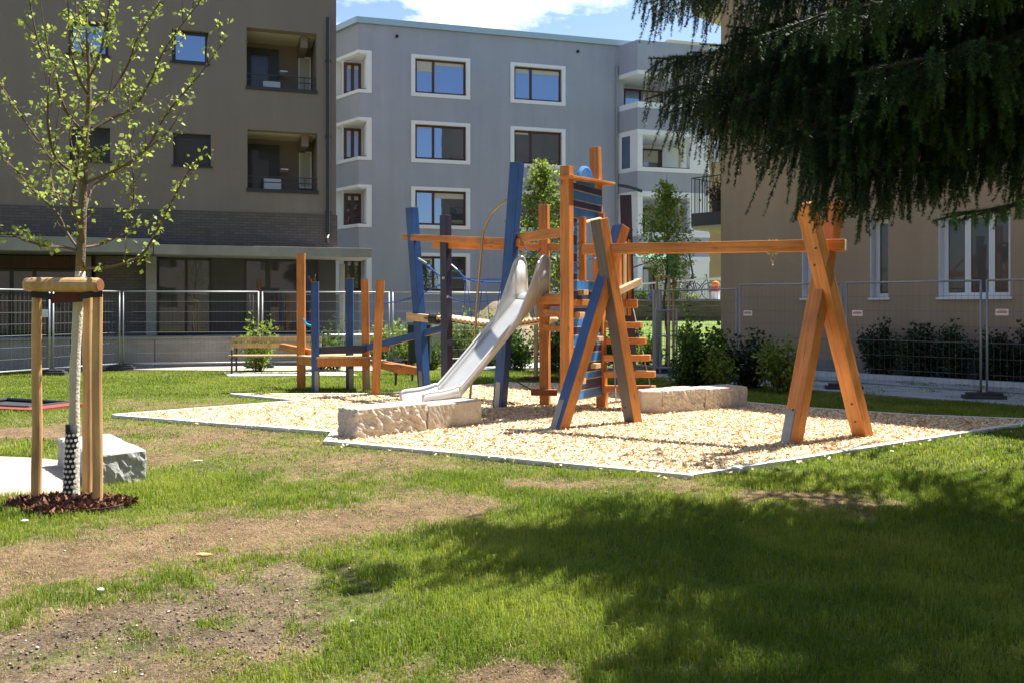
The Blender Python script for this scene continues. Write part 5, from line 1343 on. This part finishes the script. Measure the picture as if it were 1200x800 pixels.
# mound behind
b = MB()
nx_ = 14
for i in range(nx_):
    for j in range(8): pass
r0 = np.random.default_rng(8); X_, Y_ = np.meshgrid(np.linspace(-3.4, 1.6, 40), np.linspace(28, 33, 24)); 
Z_ = 1.9*np.exp(-((X_+.3)/1.6)**2-((Y_-30.5)/1.5)**2)*(1+.35*(fbm(X_, Y_, 1.5, 2)-.5))-.06
i_ = np.arange(39)[None, :]+np.arange(23)[:, None]*40
o = np_mesh('soil_mound', np.stack([X_.ravel(), Y_.ravel(), Z_.ravel()], 1), np.stack([i_, i_+1, i_+41, i_+40], -1).reshape(-1, 4), plain('mound_soil', (.30, .23, .16), 1, var=.3, vscale=5, bump=1, bscale=20), smooth=True); tag(o, kind='structure')

# ---- staked tree at left
TX, TY = G(84, 590).x, G(84, 590).y
T1 = empty('young_tree', (TX, TY, 0), 0, 'slender young tree with fresh leaves and white painted trunk held by stakes at left', 'tree')
def pl(pts, dz=None):
    """trace points px,py with lateral depth offsets"""
    out = []
    for i, p in enumerate(pts):
        d = p[2] if len(p) > 2 else 0
        q = P(p[0], p[1], TY+d); out.append(Vector((q.x-TX, q.y-TY, q.z)))
    return out
trunk = [(84, 596), (86, 540), (87, 500), (87.5, 440), (91, 370), (94, 318), (96, 260), (97.5, 215), (100, 170), (103, 140), (104.5, 100), (103, 60), (101, 20), (100, -40), (99, -110)]
tp = pl(trunk); ri = [.062, .048, .042, .040, .038, .037, .035, .031, .026, .021, .017, .014, .011, .008, .004]
sp_ = smooth_path(tp, 4); rs = np.interp(np.linspace(0, len(tp)-1, len(sp_)), range(len(tp)), ri)
def ztr(y): return EYE+(HOR-y)/F*TY
kcut = max(i for i, p in enumerate(sp_) if p.z < ztr(313))
b = MB(); b.tube(sp_[:kcut+1], [r*(1+.06*math.sin(i*1.7)) for i, r in enumerate(rs[:kcut+1])], 12); b.build('painted_trunk', M['paintbark'], T1, smooth=True)
b = MB(); b.tube(sp_[kcut:], list(rs[kcut:]), 10); b.build('trunk', M['bark'], T1, smooth=True)
limbs = [
 [(100, 215, 0), (130, 202, -.15), (155, 188, -.25), (175, 169, -.3), (192, 143, -.3), (206, 118, -.35), (233, 88, -.4), (267, 46, -.4)],
 [(104, 155, 0), (125, 142, .1), (150, 130, .2), (162, 122, .25), (178, 92, .3), (190, 62, .3), (215, 28, .35), (238, -2, .4), (262, -40, .4)],
 [(104, 130, 0), (122, 118, .2), (138, 98, .35), (150, 72, .4), (160, 48, .4), (178, 18, .45), (188, 0, .45), (200, -40, .5)],
 [(102, 158, 0), (86, 139, -.1), (72, 116, -.2), (62, 85, -.3), (48, 52, -.3), (36, 10, -.35), (30, -30, -.35)],
 [(97, 212, 0), (76, 200, .1), (58, 184, .2), (44, 163, .25), (22, 132, .3), (0, 97, .35), (-22, 60, .4)],
 [(97, 208, 0), (68, 188, -.3), (56, 150, -.45), (54, 118, -.5), (60, 80, -.5), (52, 40, -.55), (44, -10, -.6)],
 [(96, 295, 0), (76, 290, -.1), (50, 287, -.2), (20, 278, -.25), (-10, 262, -.3), (-40, 240, -.3)],
 [(96, 292, 0), (78, 272, .15), (66, 250, .25), (40, 225, .3), (18, 200, .35), (0, 182, .4), (-18, 160, .4)],
 [(98, 314, 0), (122, 314, -.2), (146, 309, -.3), (166, 298, -.35), (182, 276, -.4), (196, 245, -.45), (210, 218, -.45), (222, 200, -.5), (240, 181, -.5)],
 [(98, 290, 0), (118, 286, .2), (140, 274, .35), (152, 254, .4), (157, 225, .4), (154, 180, .45), (150, 130, .5), (154, 90, .5)],
 [(97, 255, 0), (108, 222, .3), (128, 206, .4), (148, 196, .5), (176, 172, .5), (200, 150, .55), (214, 120, .6)],
 [(98, 240, 0), (80, 232, .3), (62, 222, .5), (58, 195, .6), (64, 160, .6), (70, 120, .6)],
 [(103, 110, 0), (92, 92, -.2), (84, 62, -.3), (82, 30, -.3), (78, -10, -.35)],
 [(104, 95, 0), (114, 70, -.2), (122, 40, -.3), (128, 10, -.3), (132, -30, -.3)],
 [(103, 70, 0), (92, 50, .2), (90, 20, .3), (86, -20, .3)],
 [(98, 285, 0), (92, 262, -.3), (84, 240, -.5), (88, 200, -.6), (82, 160, -.6), (90, 120, -.6)],
]
r0 = np.random.default_rng(77); b = MB(); LC = []
def leaves_on(pts, dens, spread=.03):
    for a, c in zip(pts[:-1], pts[1:]):
        L = (c-a).length; m_ = r0.poisson(L*dens)
        for _ in range(m_):
            p = a+(c-a)*r0.uniform(); ctr = np.array(p)+rnd_unit(r0)*spread*r0.uniform(.5, 1.6)
            for _ in range(r0.integers(2, 6)): LC.append(ctr+r0.normal(0, .020, 3))
for i, lm in enumerate(limbs):
    p = smooth_path([q+Vector((r0.normal(0, .006), r0.normal(0, .01), 0)) for q in pl(lm)], 4)
    n = len(p); rr = list(np.linspace(.013, .0032, n)); b.tube(p, rr, 6, cap=False)
    leaves_on(p[int(n*.12):], 10)
    for k in range(int(n*.2), n, 2):
        if r0.uniform() < .85:
            L = r0.uniform(.07, .34)*(1.15-.5*k/n); d = (p[min(k+1, n-1)]-p[k-1]).normalized()
            q = Vector(rnd_unit(r0)); q = (q-d*q.dot(d)*.2); e = p[k]+(d*.8+q*.7+Vector((0, 0, .5))).normalized()*L; m2 = (p[k]+e)/2+Vector((0, 0, -.02))
            b.tube([p[k], m2, e], [.0045, .0032, .002], 4, cap=False); leaves_on([p[k]+(e-p[k])*.3, m2, e, e+(e-m2)*.1], 19)
tops = sp_[kcut+8:]; leaves_on(tops, 6)
for k in range(kcut+8, len(sp_), 2):
    for _ in range(2):
        e = sp_[k]+Vector(rnd_unit(r0))*.16+Vector((0, 0, .14)); b.tube([sp_[k], e], [.004, .002], 4, cap=False); leaves_on([sp_[k], e], 20)
b.build('limbs', M['twig'], T1)
LC = np.array(LC)+np.array([TX, TY, 0]); leaf_obj('crown', LC, .040, M['leaf'], T1, 5, aspect=.75)
# dark perforated guard
g0, g1 = ztr(583), ztr(497); b = MB()
gpath = [p for p in sp_ if g0 < p.z < g1]; x0 = sp_[2].x
def at_z(z_):
    for a, c in zip(sp_[:-1], sp_[1:]):
        if a.z <= z_ <= c.z: return a+(c-a)*((z_-a.z)/(c.z-a.z+1e-9))
    return sp_[0]
gp_ = [at_z(z_)+Vector((-.012, -.006, 0)) for z_ in np.linspace(g0, g1, 7)]
b.tube(gp_, [.060, .056, .054, .053, .052, .052, .052], 16); b.build('trunk_guard', M['black'], T1, smooth=True)
b = MB()
for kz in range(12):
    zz = g0+.06+(g1-g0-.1)*kz/12
    for ka in range(10):
        a = 2*math.pi*(ka+.5*(kz % 2))/10; c = at_z(zz)+Vector((-.012, -.006, 0)); d = Vector((math.cos(a), math.sin(a), 0)); rg = np.interp(zz, [g0, g1], [.058, .052])
        b.tube([c+d*(rg-.004), c+d*(rg+.0025)], .0115, 8)
b.build('guard_dots', M['whiteframe'], T1)
# stakes
ST = empty('tree_stakes', (TX, TY, 0), 0, 'three round timber stakes with a half log rail and brown strap around the slender tree', 'tree stakes')
for (px, py, yt) in [(43, 590, 345), (114, 593, 345), (102.5, 586, 342)]:
    f_ = G(px, py); zt = EYE+(HOR-yt)/F*f_.y; b = MB()
    pts = [Vector((f_.x-TX+r0.normal(0, .003), f_.y-TY, z_)) for z_ in np.linspace(-.1, zt, 6)]; b.tube(pts, [.040, .041, .040, .039, .040, .038], 14); b.build('stake', M['stake'], ST, smooth=False)
a = P(31, 333.5, 7.22); c = P(117, 334.5, 7.12)
b = MB(); off = Vector((TX, TY, 0)); b.tube([a-off, a-off+(c-a)*.03, c-off-(c-a)*.03, c-off], [.050, .058, .060, .054], 16); o = b.build('rail', M['stake'], ST)
for s_, q, dirv in ((1, a, -1), (2, c, 1)):
    b = MB(); d = (c-a).normalized()*dirv; b.tube([q-off, q-off+d*.006], .05, 16); b.build('rail_end', M['stakeend'], ST)
a2 = P(44, 338, 7.30); c2 = P(106, 337, 7.46)
b = MB(); b.tube([P(112, 336, 7.16)-off, P(98, 330, 7.5)-off], .045, 12); b.tube([P(46, 336, 7.28)-off, P(98, 331, 7.52)-off], .04, 12); b.build('rear_rail', M['stake'], ST)
b = MB()
def strap(pts, h_, th=.006):
    for p, q in zip(pts[:-1], pts[1:]):
        p = Vector(p); q = Vector(q); d = (q-p).normalized(); n_ = d.cross(Vector((0, 0, 1))).normalized()*th
        c8 = [p-n_-Vector((0, 0, h_)), q-n_-Vector((0, 0, h_)), q+n_-Vector((0, 0, h_)), p+n_-Vector((0, 0, h_)), p-n_+Vector((0, 0, h_)), q-n_+Vector((0, 0, h_)), q+n_+Vector((0, 0, h_)), p+n_+Vector((0, 0, h_))]
        n = len(b.v); b.v += [tuple(x) for x in c8]
        for f_ in [(0, 3, 2, 1), (4, 5, 6, 7), (0, 1, 5, 4), (1, 2, 6, 5), (2, 3, 7, 6), (3, 0, 4, 7)]: b.f.append(tuple(n+i for i in f_)); b.m.append(0)
strap([P(37, 345, 7.2)-off, P(50, 346, 7.20)-off, P(66, 349, 7.18)-off], .026); strap([P(95, 347, 7.12)-off, P(108, 345, 7.10)-off, P(120, 344.5, 7.12)-off], .026); b.build('black_band', M['black'], ST)
b = MB(); strap([P(62, 350, 7.19)-off, P(78, 349, 7.17)-off, P(96, 348, 7.16)-off], .040, .012); b.build('brown_strap', M['belt'], ST)
# bark mulch ring
def mulch(cx_, cy_, rx, ry, n, nm, lab):
    r0 = np.random.default_rng(31); rr = np.sqrt(r0.uniform(0, 1, n)); a = r0.uniform(0, 6.28, n); x = cx_+rx*rr*np.cos(a)*(1+.12*np.sin(3*a)); y = cy_+ry*rr*np.sin(a)*(1+.1*np.cos(4*a))
    z_ = .05*(1-rr**2)+r0.uniform(0, .02, n); C = np.stack([x, y, z_], 1)
    V, Fq = leaf_cards(C, .05, r0, flat=.7, aspect=.45)
    m, nn, l, bb = newmat('mulch_'+nm); g = nn.new('ShaderNodeNewGeometry'); r = nn.new('ShaderNodeValToRGB'); r.color_ramp.elements[0].color = (.05, .018, .010, 1); r.color_ramp.elements[1].color = (.26, .12, .07, 1)
    l.new(g.outputs['Random Per Island'], r.inputs[0]); l.new(r.outputs[0], bb.inputs['Base Color']); bb.inputs['Roughness'].default_value = .95
    o = np_mesh('bark_mulch', V, Fq, m); tag(o, lab, 'mulch', kind='stuff')
c_ = G(77, 592); mulch(c_.x, c_.y, .50, .30, 5200, 'a', 'reddish brown bark mulch around the staked tree')
c_ = P(634, HOR, 19.3); mulch(c_.x, c_.y, .45, .5, 1500, 'b', 'bark mulch patch under the leafy tree behind the tower')
flat('mulch_bed', [G(77, 592)+Vector((.50*math.cos(a), .29*math.sin(a), 0)) for a in np.linspace(0, 6.28, 20)[:-1]], .022, plain('mulch_soil', (.06, .028, .018), 1, var=.4, vscale=20, bump=1, bscale=50))

# ------------------------------------------------------------------ spruce
def spruce():
    r0 = np.random.default_rng(2024)
    tx, ty = 6.7, 7.3; H_ = 13.0
    root = empty('spruce_tree', (tx, ty, 0), 0, 'large dark spruce with hanging branchlets reaching in from the upper right', 'tree')
    b = MB(); b.tube([(0, 0, -.1), (.03, 0, 2), (0, .05, 6), (.05, 0, 11), (0, 0, H_)], [.30, .25, .19, .10, .02], 12); b.build('trunk', M['bark'], root)
    segs = []   # strands: start, dir, length, blades, bright, coarse
    br_ = MB()
    def bough(p0, p1, sag, nside, slen, hang, detail, bright=0, hl=(.25, .6), fine=False):
        p0 = Vector(p0); p1 = Vector(p1); L = (p1-p0).length
        path = []
        for k in range(13):
            t = k/12; q = p0+(p1-p0)*t; q.z -= sag*4*t*(1-t)*(1-.4*t) ; q += Vector((r0.normal(0, .02), r0.normal(0, .02), r0.normal(0, .015))); path.append(q)
        br_.tube([q-Vector((tx, ty, 0)) for q in path], list(np.linspace(.035, .006, 13)), 6, cap=False)
        d0 = (p1-p0); d0.z = 0; d0.normalize(); sd_ = Vector((-d0.y, d0.x, 0))
        for k in range(nside):
            t = .12+.88*(k+r0.uniform(0, 1))/nside; i = min(int(t*12), 11); q = path[i]+(path[i+1]-path[i])*(t*12-i)
            s_ = 1 if k % 2 else -1; Ls = slen*(1.1-.75*t)*r0.uniform(.6, 1.15)
            d = (sd_*s_*r0.uniform(.6, 1)+d0*r0.uniform(.5, .95)+Vector((0, 0, r0.uniform(-.3, .05)))).normalized()
            e = q+d*Ls-Vector((0, 0, .12*Ls))
            br_.tube([q-Vector((tx, ty, 0)), e-Vector((tx, ty, 0))], [.010, .004], 4, cap=False)
            segs.append((q, (e-q).normalized(), (e-q).length*1.03, bright, detail))
            lf = r0.uniform(.5, 1.35)
            for h_ in range(hang):
                f_ = (h_+r0.uniform(.1, 1))/hang; a = q+(e-q)*f_
                hd = (Vector((0, 0, -1))+d*r0.uniform(.05, .5)+Vector((r0.normal(0, .10), r0.normal(0, .10), 0))).normalized()
                segs.append((a, hd, lf*r0.uniform(*hl)*(1.05-.35*t), bright*r0.uniform(.3, 1), detail))
        segs.append((path[-2], (path[-1]-path[-2]).normalized(), .25, bright, detail))
    T = lambda z_: (tx-.1, ty, z_)
    V3 = lambda px, py, Y: P(px, py, Y)
    # boughs that frame the picture
    for (px, py, Y, z0_, sag, ns, sl, hg, br, hl) in [
        (768, 2, 7.7, 5.2, .15, 70, 1.0, 5, .35, (.18, .45)), (775, 72, 7.5, 4.9, .10, 74, 1.1, 5, .25, (.2, .50)),
        (800, 100, 7.1, 4.6, .05, 74, 1.2, 6, .1, (.25, .6)), (832, 112, 6.9, 4.3, .15, 74, 1.2, 6, .1, (.25, .6)),
        (872, 126, 6.8, 4.2, .10, 74, 1.2, 6, 0, (.25, .62)), (935, 150, 6.5, 4.0, .10, 74, 1.2, 6, .1, (.25, .65)),
        (985, 152, 6.3, 4.0, .10, 66, 1.1, 6, .1, (.25, .62)), (1065, 92, 6.1, 4.4, .1, 66, 1.1, 6, 0, (.25, .6)),
        (1125, 90, 6.1, 4.2, .1, 60, 1.0, 6, .2, (.25, .55)), (1010, 80, 6.4, 4.6, .1, 66, 1.1, 6, 0, (.3, .65)),
        (920, 60, 6.8, 4.9, .1, 74, 1.2, 6, 0, (.3, .6)), (870, 40, 7.2, 5.1, .1, 74, 1.2, 6, .15, (.3, .6)),
        (1090, 40, 6.3, 4.8, .1, 60, 1.1, 6, 0, (.3, .6)), (905, -20, 7.0, 5.5, .15, 70, 1.2, 6, 0, (.3, .6)), (830, -30, 7.4, 5.8, .15, 70, 1.2, 5, .1, (.3, .55)),
        (1120, 252, 6.0, 2.9, -.02, 44, .55, 3, 1.0, (.06, .16)), (1080, 70, 5.6, 4.6, .1, 60, 1.1, 6, .2, (.25, .5)), (960, 20, 6.0, 5.2, .1, 66, 1.2, 6, .5, (.25, .5)), (1100, -20, 5.6, 5.2, .1, 60, 1.1, 6, .6, (.25, .5)),
        (1002, 205, 6.2, 3.6, .05, 60, .34, 6, .15, (.42, .58)), (952, 190, 6.35, 3.7, .05, 60, .34, 6, .2, (.40, .55)),
        (980, 95, 8.3, 4.4, .1, 66, 1.2, 6, 0, (.3, .65)), (880, 70, 8.2, 4.7, .1, 70, 1.2, 6, 0, (.3, .6))]:
        bough(T(z0_), V3(px, py, Y), sag, int(ns*1.15), sl, hg+1, 1, br, hl)
    # the rest of the crown, coarser
    for e_ in [(1.5, 7.3, 5.6), (2.1, 8.6, 5.5)]: bough(T(e_[2]+1.2), e_, .1, 44, 1.0, 5, 0, 0, (.3, .6))
    for k in range(72):
        z0_ = 4.2+(k/72)**1.05*8.2; a = k*2.39996; Lr = 5.0*(1-(z0_-3.6)/9.2)**.9+.35 if z0_ < 12.6 else .4
        if z0_ < 6.2 and math.cos(a-math.atan2(-.1, -1)) > .75: continue
        e = Vector((tx+math.cos(a)*Lr, ty+math.sin(a)*Lr, z0_-.18*Lr+.1))
        if e.y < 5.2 and e.x < 6: f_ = (ty-5.2)/(ty-e.y); e = Vector((tx+(e.x-tx)*f_, 5.2, e.z))
        if e.x < 2.3: f_ = (tx-2.3)/(tx-e.x); e = Vector((2.3, ty+(e.y-ty)*f_, e.z))
        bough(T(z0_), e, .2, 24, 1.15*min(1, Lr/3)+.2, 3, 0, 0, (.3, .6))
    br_.build('limbs', M['spruce_twig'], root)
    def gap(q):      # openings in the crown that let the sun through
        k = q.z/math.tan(R_(SUN_EL)); gx = q.x-math.sin(R_(SUN_AZ))*k; gy = q.y-math.cos(R_(SUN_AZ))*k
        if gy < 2: return False
        x = 600+gx/gy*F; y = HOR+EYE*F/gy
        return any(((x-a)/c)**2+((y-b_)/d)**2 < 1 for a, b_, c, d in [(905, 712, 125, 24), (690, 642, 120, 14), (640, 738, 110, 46), (1010, 785, 50, 16), (880, 782, 60, 22), (680, 608, 110, 9), (1050, 545, 90, 10), (1150, 690, 40, 14)])
    segs = [s for s in segs if not ((s[4] == 0 or s[0].z > 4.3) and gap(s[0]+s[1]*s[2]*.5))]
    for det, nm in ((1, 'foliage'), (0, 'upper_foliage')):
        S_ = [s for s in segs if s[4] == det]; n = len(S_)
        st = np.array([s[0][:] for s in S_]); d = np.array([s[1][:] for s in S_]); L = np.array([s[2] for s in S_]); br2 = np.array([s[3] for s in S_])
        per = 560 if det else 210
        cnt = np.maximum((L*per).astype(int), 12); idx = np.repeat(np.arange(n), cnt); N = len(idx)
        t = r0.uniform(0, 1, N); dd_ = d[idx]
        q = r0.normal(size=(N, 3)); q -= dd_*np.sum(q*dd_, 1)[:, None]; q /= np.linalg.norm(q, axis=1)[:, None]
        bd = dd_*.6+q*.85; bd /= np.linalg.norm(bd, axis=1)[:, None]
        ln = (r0.uniform(.028, .050, N) if det else r0.uniform(.04, .075, N))*(1-.4*t); wd_ = .0058 if det else .024
        C = st[idx]+dd_*(L[idx]*t)[:, None]; s_ = np.cross(bd, q+r0.normal(0, .4, (N, 3))); s_ /= np.linalg.norm(s_, axis=1)[:, None]+1e-9
        V = np.stack([C-s_*wd_*.5, C+s_*wd_*.5, C+bd*ln[:, None]], 1).reshape(-1, 3)
        at = np.repeat(np.clip(br2[idx]*.8+.45*(t > .72)*r0.uniform(0, 1, N)+r0.normal(0, .08, N), 0, 1), 3)  # lighter fresh tips, plus sunlight on some boughs put into the colour
        print('spruce', nm, n, N)
        m, nn, l, bb = newmat('spruce_needles_'+nm); ag = nn.new('ShaderNodeAttribute'); ag.attribute_name = 'tip_sun'; r = nn.new('ShaderNodeValToRGB')
        r.color_ramp.elements[0].color = (.012, .031, .013, 1); r.color_ramp.elements[1].color = (.11, .20, .045, 1); l.new(ag.outputs['Fac'], r.inputs[0]); l.new(r.outputs[0], bb.inputs['Base Color'])
        bb.inputs['Roughness'].default_value = .55; bb.inputs['Specular IOR Level'].default_value = .3
        np_mesh(nm, V, np.arange(N*3).reshape(-1, 3), m, root, {'tip_sun': at})
spruce()

# ------------------------------------------------------------------ grass blades and loose stones
def grass(N, ymin, ymax, hgt, wid, seed, name):
    r0 = np.random.default_rng(seed)
    y = ymin+(ymax-ymin)*r0.random(N)**.9; x = r0.uniform(-1, 1, N)*(y*.60+.8)
    g, s = masks(x, y)
    cl = fbm(x, y, 11, 21)
    den = np.clip(g*1.35-.22+(cl-.5)*1.7, .0, 1)
    keep = r0.random(N) < np.maximum(den, .42)
    for poly in ([(p[0], p[1]) for p in chip], [tuple(G(*p)[:2]) for p in pth], [tuple(p[:2]) for p in tpz]): keep &= ~inpoly(x, y, poly)
    keep &= ~(np.hypot((x-G(77, 592).x)/.5, (y-G(77, 592).y)/.3) < 1)
    keep &= ~((s > .5) & (r0.random(N) < .85) & (cl < .60))
    x, y, g, den = x[keep], y[keep], g[keep], den[keep]; n = len(x)
    a = r0.uniform(0, 6.28, n); lean = r0.uniform(.1, .9, n); h = hgt*(.35+.75*np.clip(g, 0, 1))*(0.25+1.4*fbm(x, y, 2.3, 55))*r0.uniform(.55, 1.25, n); w_ = wid*r0.uniform(.7, 1.3, n)*(1+.02*y)
    dry = (r0.random(n) > np.clip(den*1.35+.05, .0, .93)).astype(float); h = h*np.where(dry > 0, .6, 1); lean = np.where(dry > 0, np.clip(lean+.8, 0, 1.9), lean)
    u = np.stack([np.cos(a), np.sin(a), np.zeros(n)], 1); v = np.stack([-np.sin(a), np.cos(a), np.zeros(n)], 1); Z = np.array([0, 0, 1.])
    B = np.stack([x, y, (fbm(x, y, 1.2, 5)-.5)*.05*np.exp(-np.maximum(0, y-14)/4)-.014], 1)
    m1 = B+Z*(h*.6)[:, None]+u*(h*lean*.25)[:, None]; tp = B+Z*(h*np.maximum(1-.5*lean, .12))[:, None]+u*(h*lean*.85)[:, None]
    V = np.stack([B-v*w_[:, None], B+v*w_[:, None], m1+v*w_[:, None]*.75, m1-v*w_[:, None]*.75, tp], 1).reshape(-1, 3)
    i = np.arange(n)[:, None]*5
    Q = np.concatenate([i+[0, 1, 2], i+[0, 2, 3], i+[3, 2, 4]], 1).reshape(-1, 3)
    at = np.repeat(np.where(dry > 0, r0.uniform(.72, 1, n), np.clip(r0.uniform(0, .5, n)*(1.1-.35*g)+(fbm(x, y, .8, 71)-.5)*.7+(fbm(x, y, 4, 73)-.5)*.5, 0, .62)), 5)
    print(name, n)
    return np_mesh(name, V, Q, M['grassblade'], attrs={'dry': at})
m, nn, l, bb = newmat('grass_blade'); ag = nn.new('ShaderNodeAttribute'); ag.attribute_name = 'dry'; r = nn.new('ShaderNodeValToRGB'); e = r.color_ramp.elements
e[0].color = (.098, .160, .011, 1); e[1].color = (.40, .31, .17, 1); q = e.new(.5); q.color = (.29, .335, .045, 1); q = e.new(.7); q.color = (.26, .21, .10, 1)
l.new(ag.outputs['Fac'], r.inputs[0]); l.new(r.outputs[0], bb.inputs['Base Color']); bb.inputs['Roughness'].default_value = .55; bb.inputs['Specular IOR Level'].default_value = .3
tr = nn.new('ShaderNodeBsdfTranslucent'); hs = nn.new('ShaderNodeHueSaturation'); hs.inputs['Value'].default_value = 1.5; hs.inputs['Saturation'].default_value = 1.05; l.new(r.outputs[0], hs.inputs['Color']); l.new(hs.outputs[0], tr.inputs['Color'])
mx_ = nn.new('ShaderNodeMixShader'); mx_.inputs[0].default_value = .4; l.new(bb.outputs[0], mx_.inputs[1]); l.new(tr.outputs[0], mx_.inputs[2]); l.new(mx_.outputs[0], nn['Material Output'].inputs[0]); M['grassblade'] = m
tag(grass(420000, 3.2, 8.6, .072, .0016, 1, 'grass'), 'bright green uneven lawn grass in the foreground', 'grass', kind='stuff')
tag(grass(340000, 8.6, 22, .055, .0032, 2, 'grass'), 'short lawn grass behind and beside the play area', 'grass', kind='stuff')
# litter of soil crumbs and pebbles
def pebbles(N, seed):
    r0 = np.random.default_rng(seed); y = 3.3+9*r0.random(N)**1.4; x = r0.uniform(-1, 1, N)*(y*.6+.5); g, s = masks(x, y)
    keep = (r0.random(N) < np.clip(.05+s*1.0+(1-g)*.22, 0, 1)*np.clip((fbm(x, y, 2.2, 91)-.36)*4, .03, 1)) & ~inpoly(x, y, [(p[0], p[1]) for p in chip]); x, y, s = x[keep], y[keep], s[keep]; n = len(x)
    base = np.array([[1, 0, 0], [-1, 0, 0], [0, 1, 0], [0, -1, 0], [0, 0, 1], [0, 0, -1]], float)
    R = (.002+.009*r0.random(n)**7)[:, None, None]*np.array([1.3, 1, .6])
    an = r0.uniform(0, 6.28, n); ca, sa = np.cos(an), np.sin(an)
    V = base[None]*R*r0.uniform(.7, 1.3, (n, 6, 1)); X = V[..., 0]*ca[:, None]-V[..., 1]*sa[:, None]; Yv = V[..., 0]*sa[:, None]+V[..., 1]*ca[:, None]
    zz = (fbm(x, y, 1.2, 5)-.5)*.05-.006; V = np.stack([X+x[:, None], Yv+y[:, None], V[..., 2]+zz[:, None]], -1).reshape(-1, 3)
    f = np.array([[0, 2, 4], [2, 1, 4], [1, 3, 4], [3, 0, 4], [2, 0, 5], [1, 2, 5], [3, 1, 5], [0, 3, 5]]); Fq = (np.arange(n)[:, None, None]*6+f[None]).reshape(-1, 3)
    m, nn, l, bb = newmat('pebble'); g_ = nn.new('ShaderNodeNewGeometry'); r = nn.new('ShaderNodeValToRGB'); e = r.color_ramp.elements; e[0].color = (.05, .032, .022, 1); e[1].color = (.56, .52, .46, 1); q = e.new(.88); q.color = (.26, .20, .15, 1)
    l.new(g_.outputs['Random Per Island'], r.inputs[0]); l.new(r.outputs[0], bb.inputs['Base Color']); bb.inputs['Roughness'].default_value = .9
    o = np_mesh('pebbles', V, Fq, m); tag(o, 'scattered pebbles and soil crumbs on the bare patches', 'pebbles', kind='stuff')
pebbles(110000, 4)
for px, py, l_, sx, sy in [(239, 653, 'tan flat piece of wood lying on the bare soil', .055, .018), (118, 694, 'small white stone on the dark soil at lower left', .02, .014), (29, 612, 'pale flat stone on grass below the staked tree', .03, .012), (232, 541, 'thin white chip lying on the sparse lawn', .055, .01), (413, 731, 'small white stone in the foreground grass', .013, .01), (487, 635, 'one of a pair of tiny white stones by the brown patch, left one', .011, .009), (497, 634.5, 'one of a pair of tiny white stones by the brown patch, right one', .011, .009)]:
    p = G(px, py); bm = bmesh.new(); bmesh.ops.create_icosphere(bm, subdivisions=2, radius=1)
    for v in bm.verts: v.co = Vector((v.co.x*sx, v.co.y*sy*1.4, v.co.z*sy*.7))*random.uniform(.9, 1.1)
    me = bpy.data.meshes.new('stone'); bm.to_mesh(me); bm.free(); me.materials.append(M['stake'] if px == 239 else M['kerb']); o = bpy.data.objects.new('wood_piece' if px == 239 else 'small_stone', me); COL.objects.link(o); o.location = (p.x, p.y, sy*.45+.012); tag(o, l_, 'wood piece' if px == 239 else 'stone')
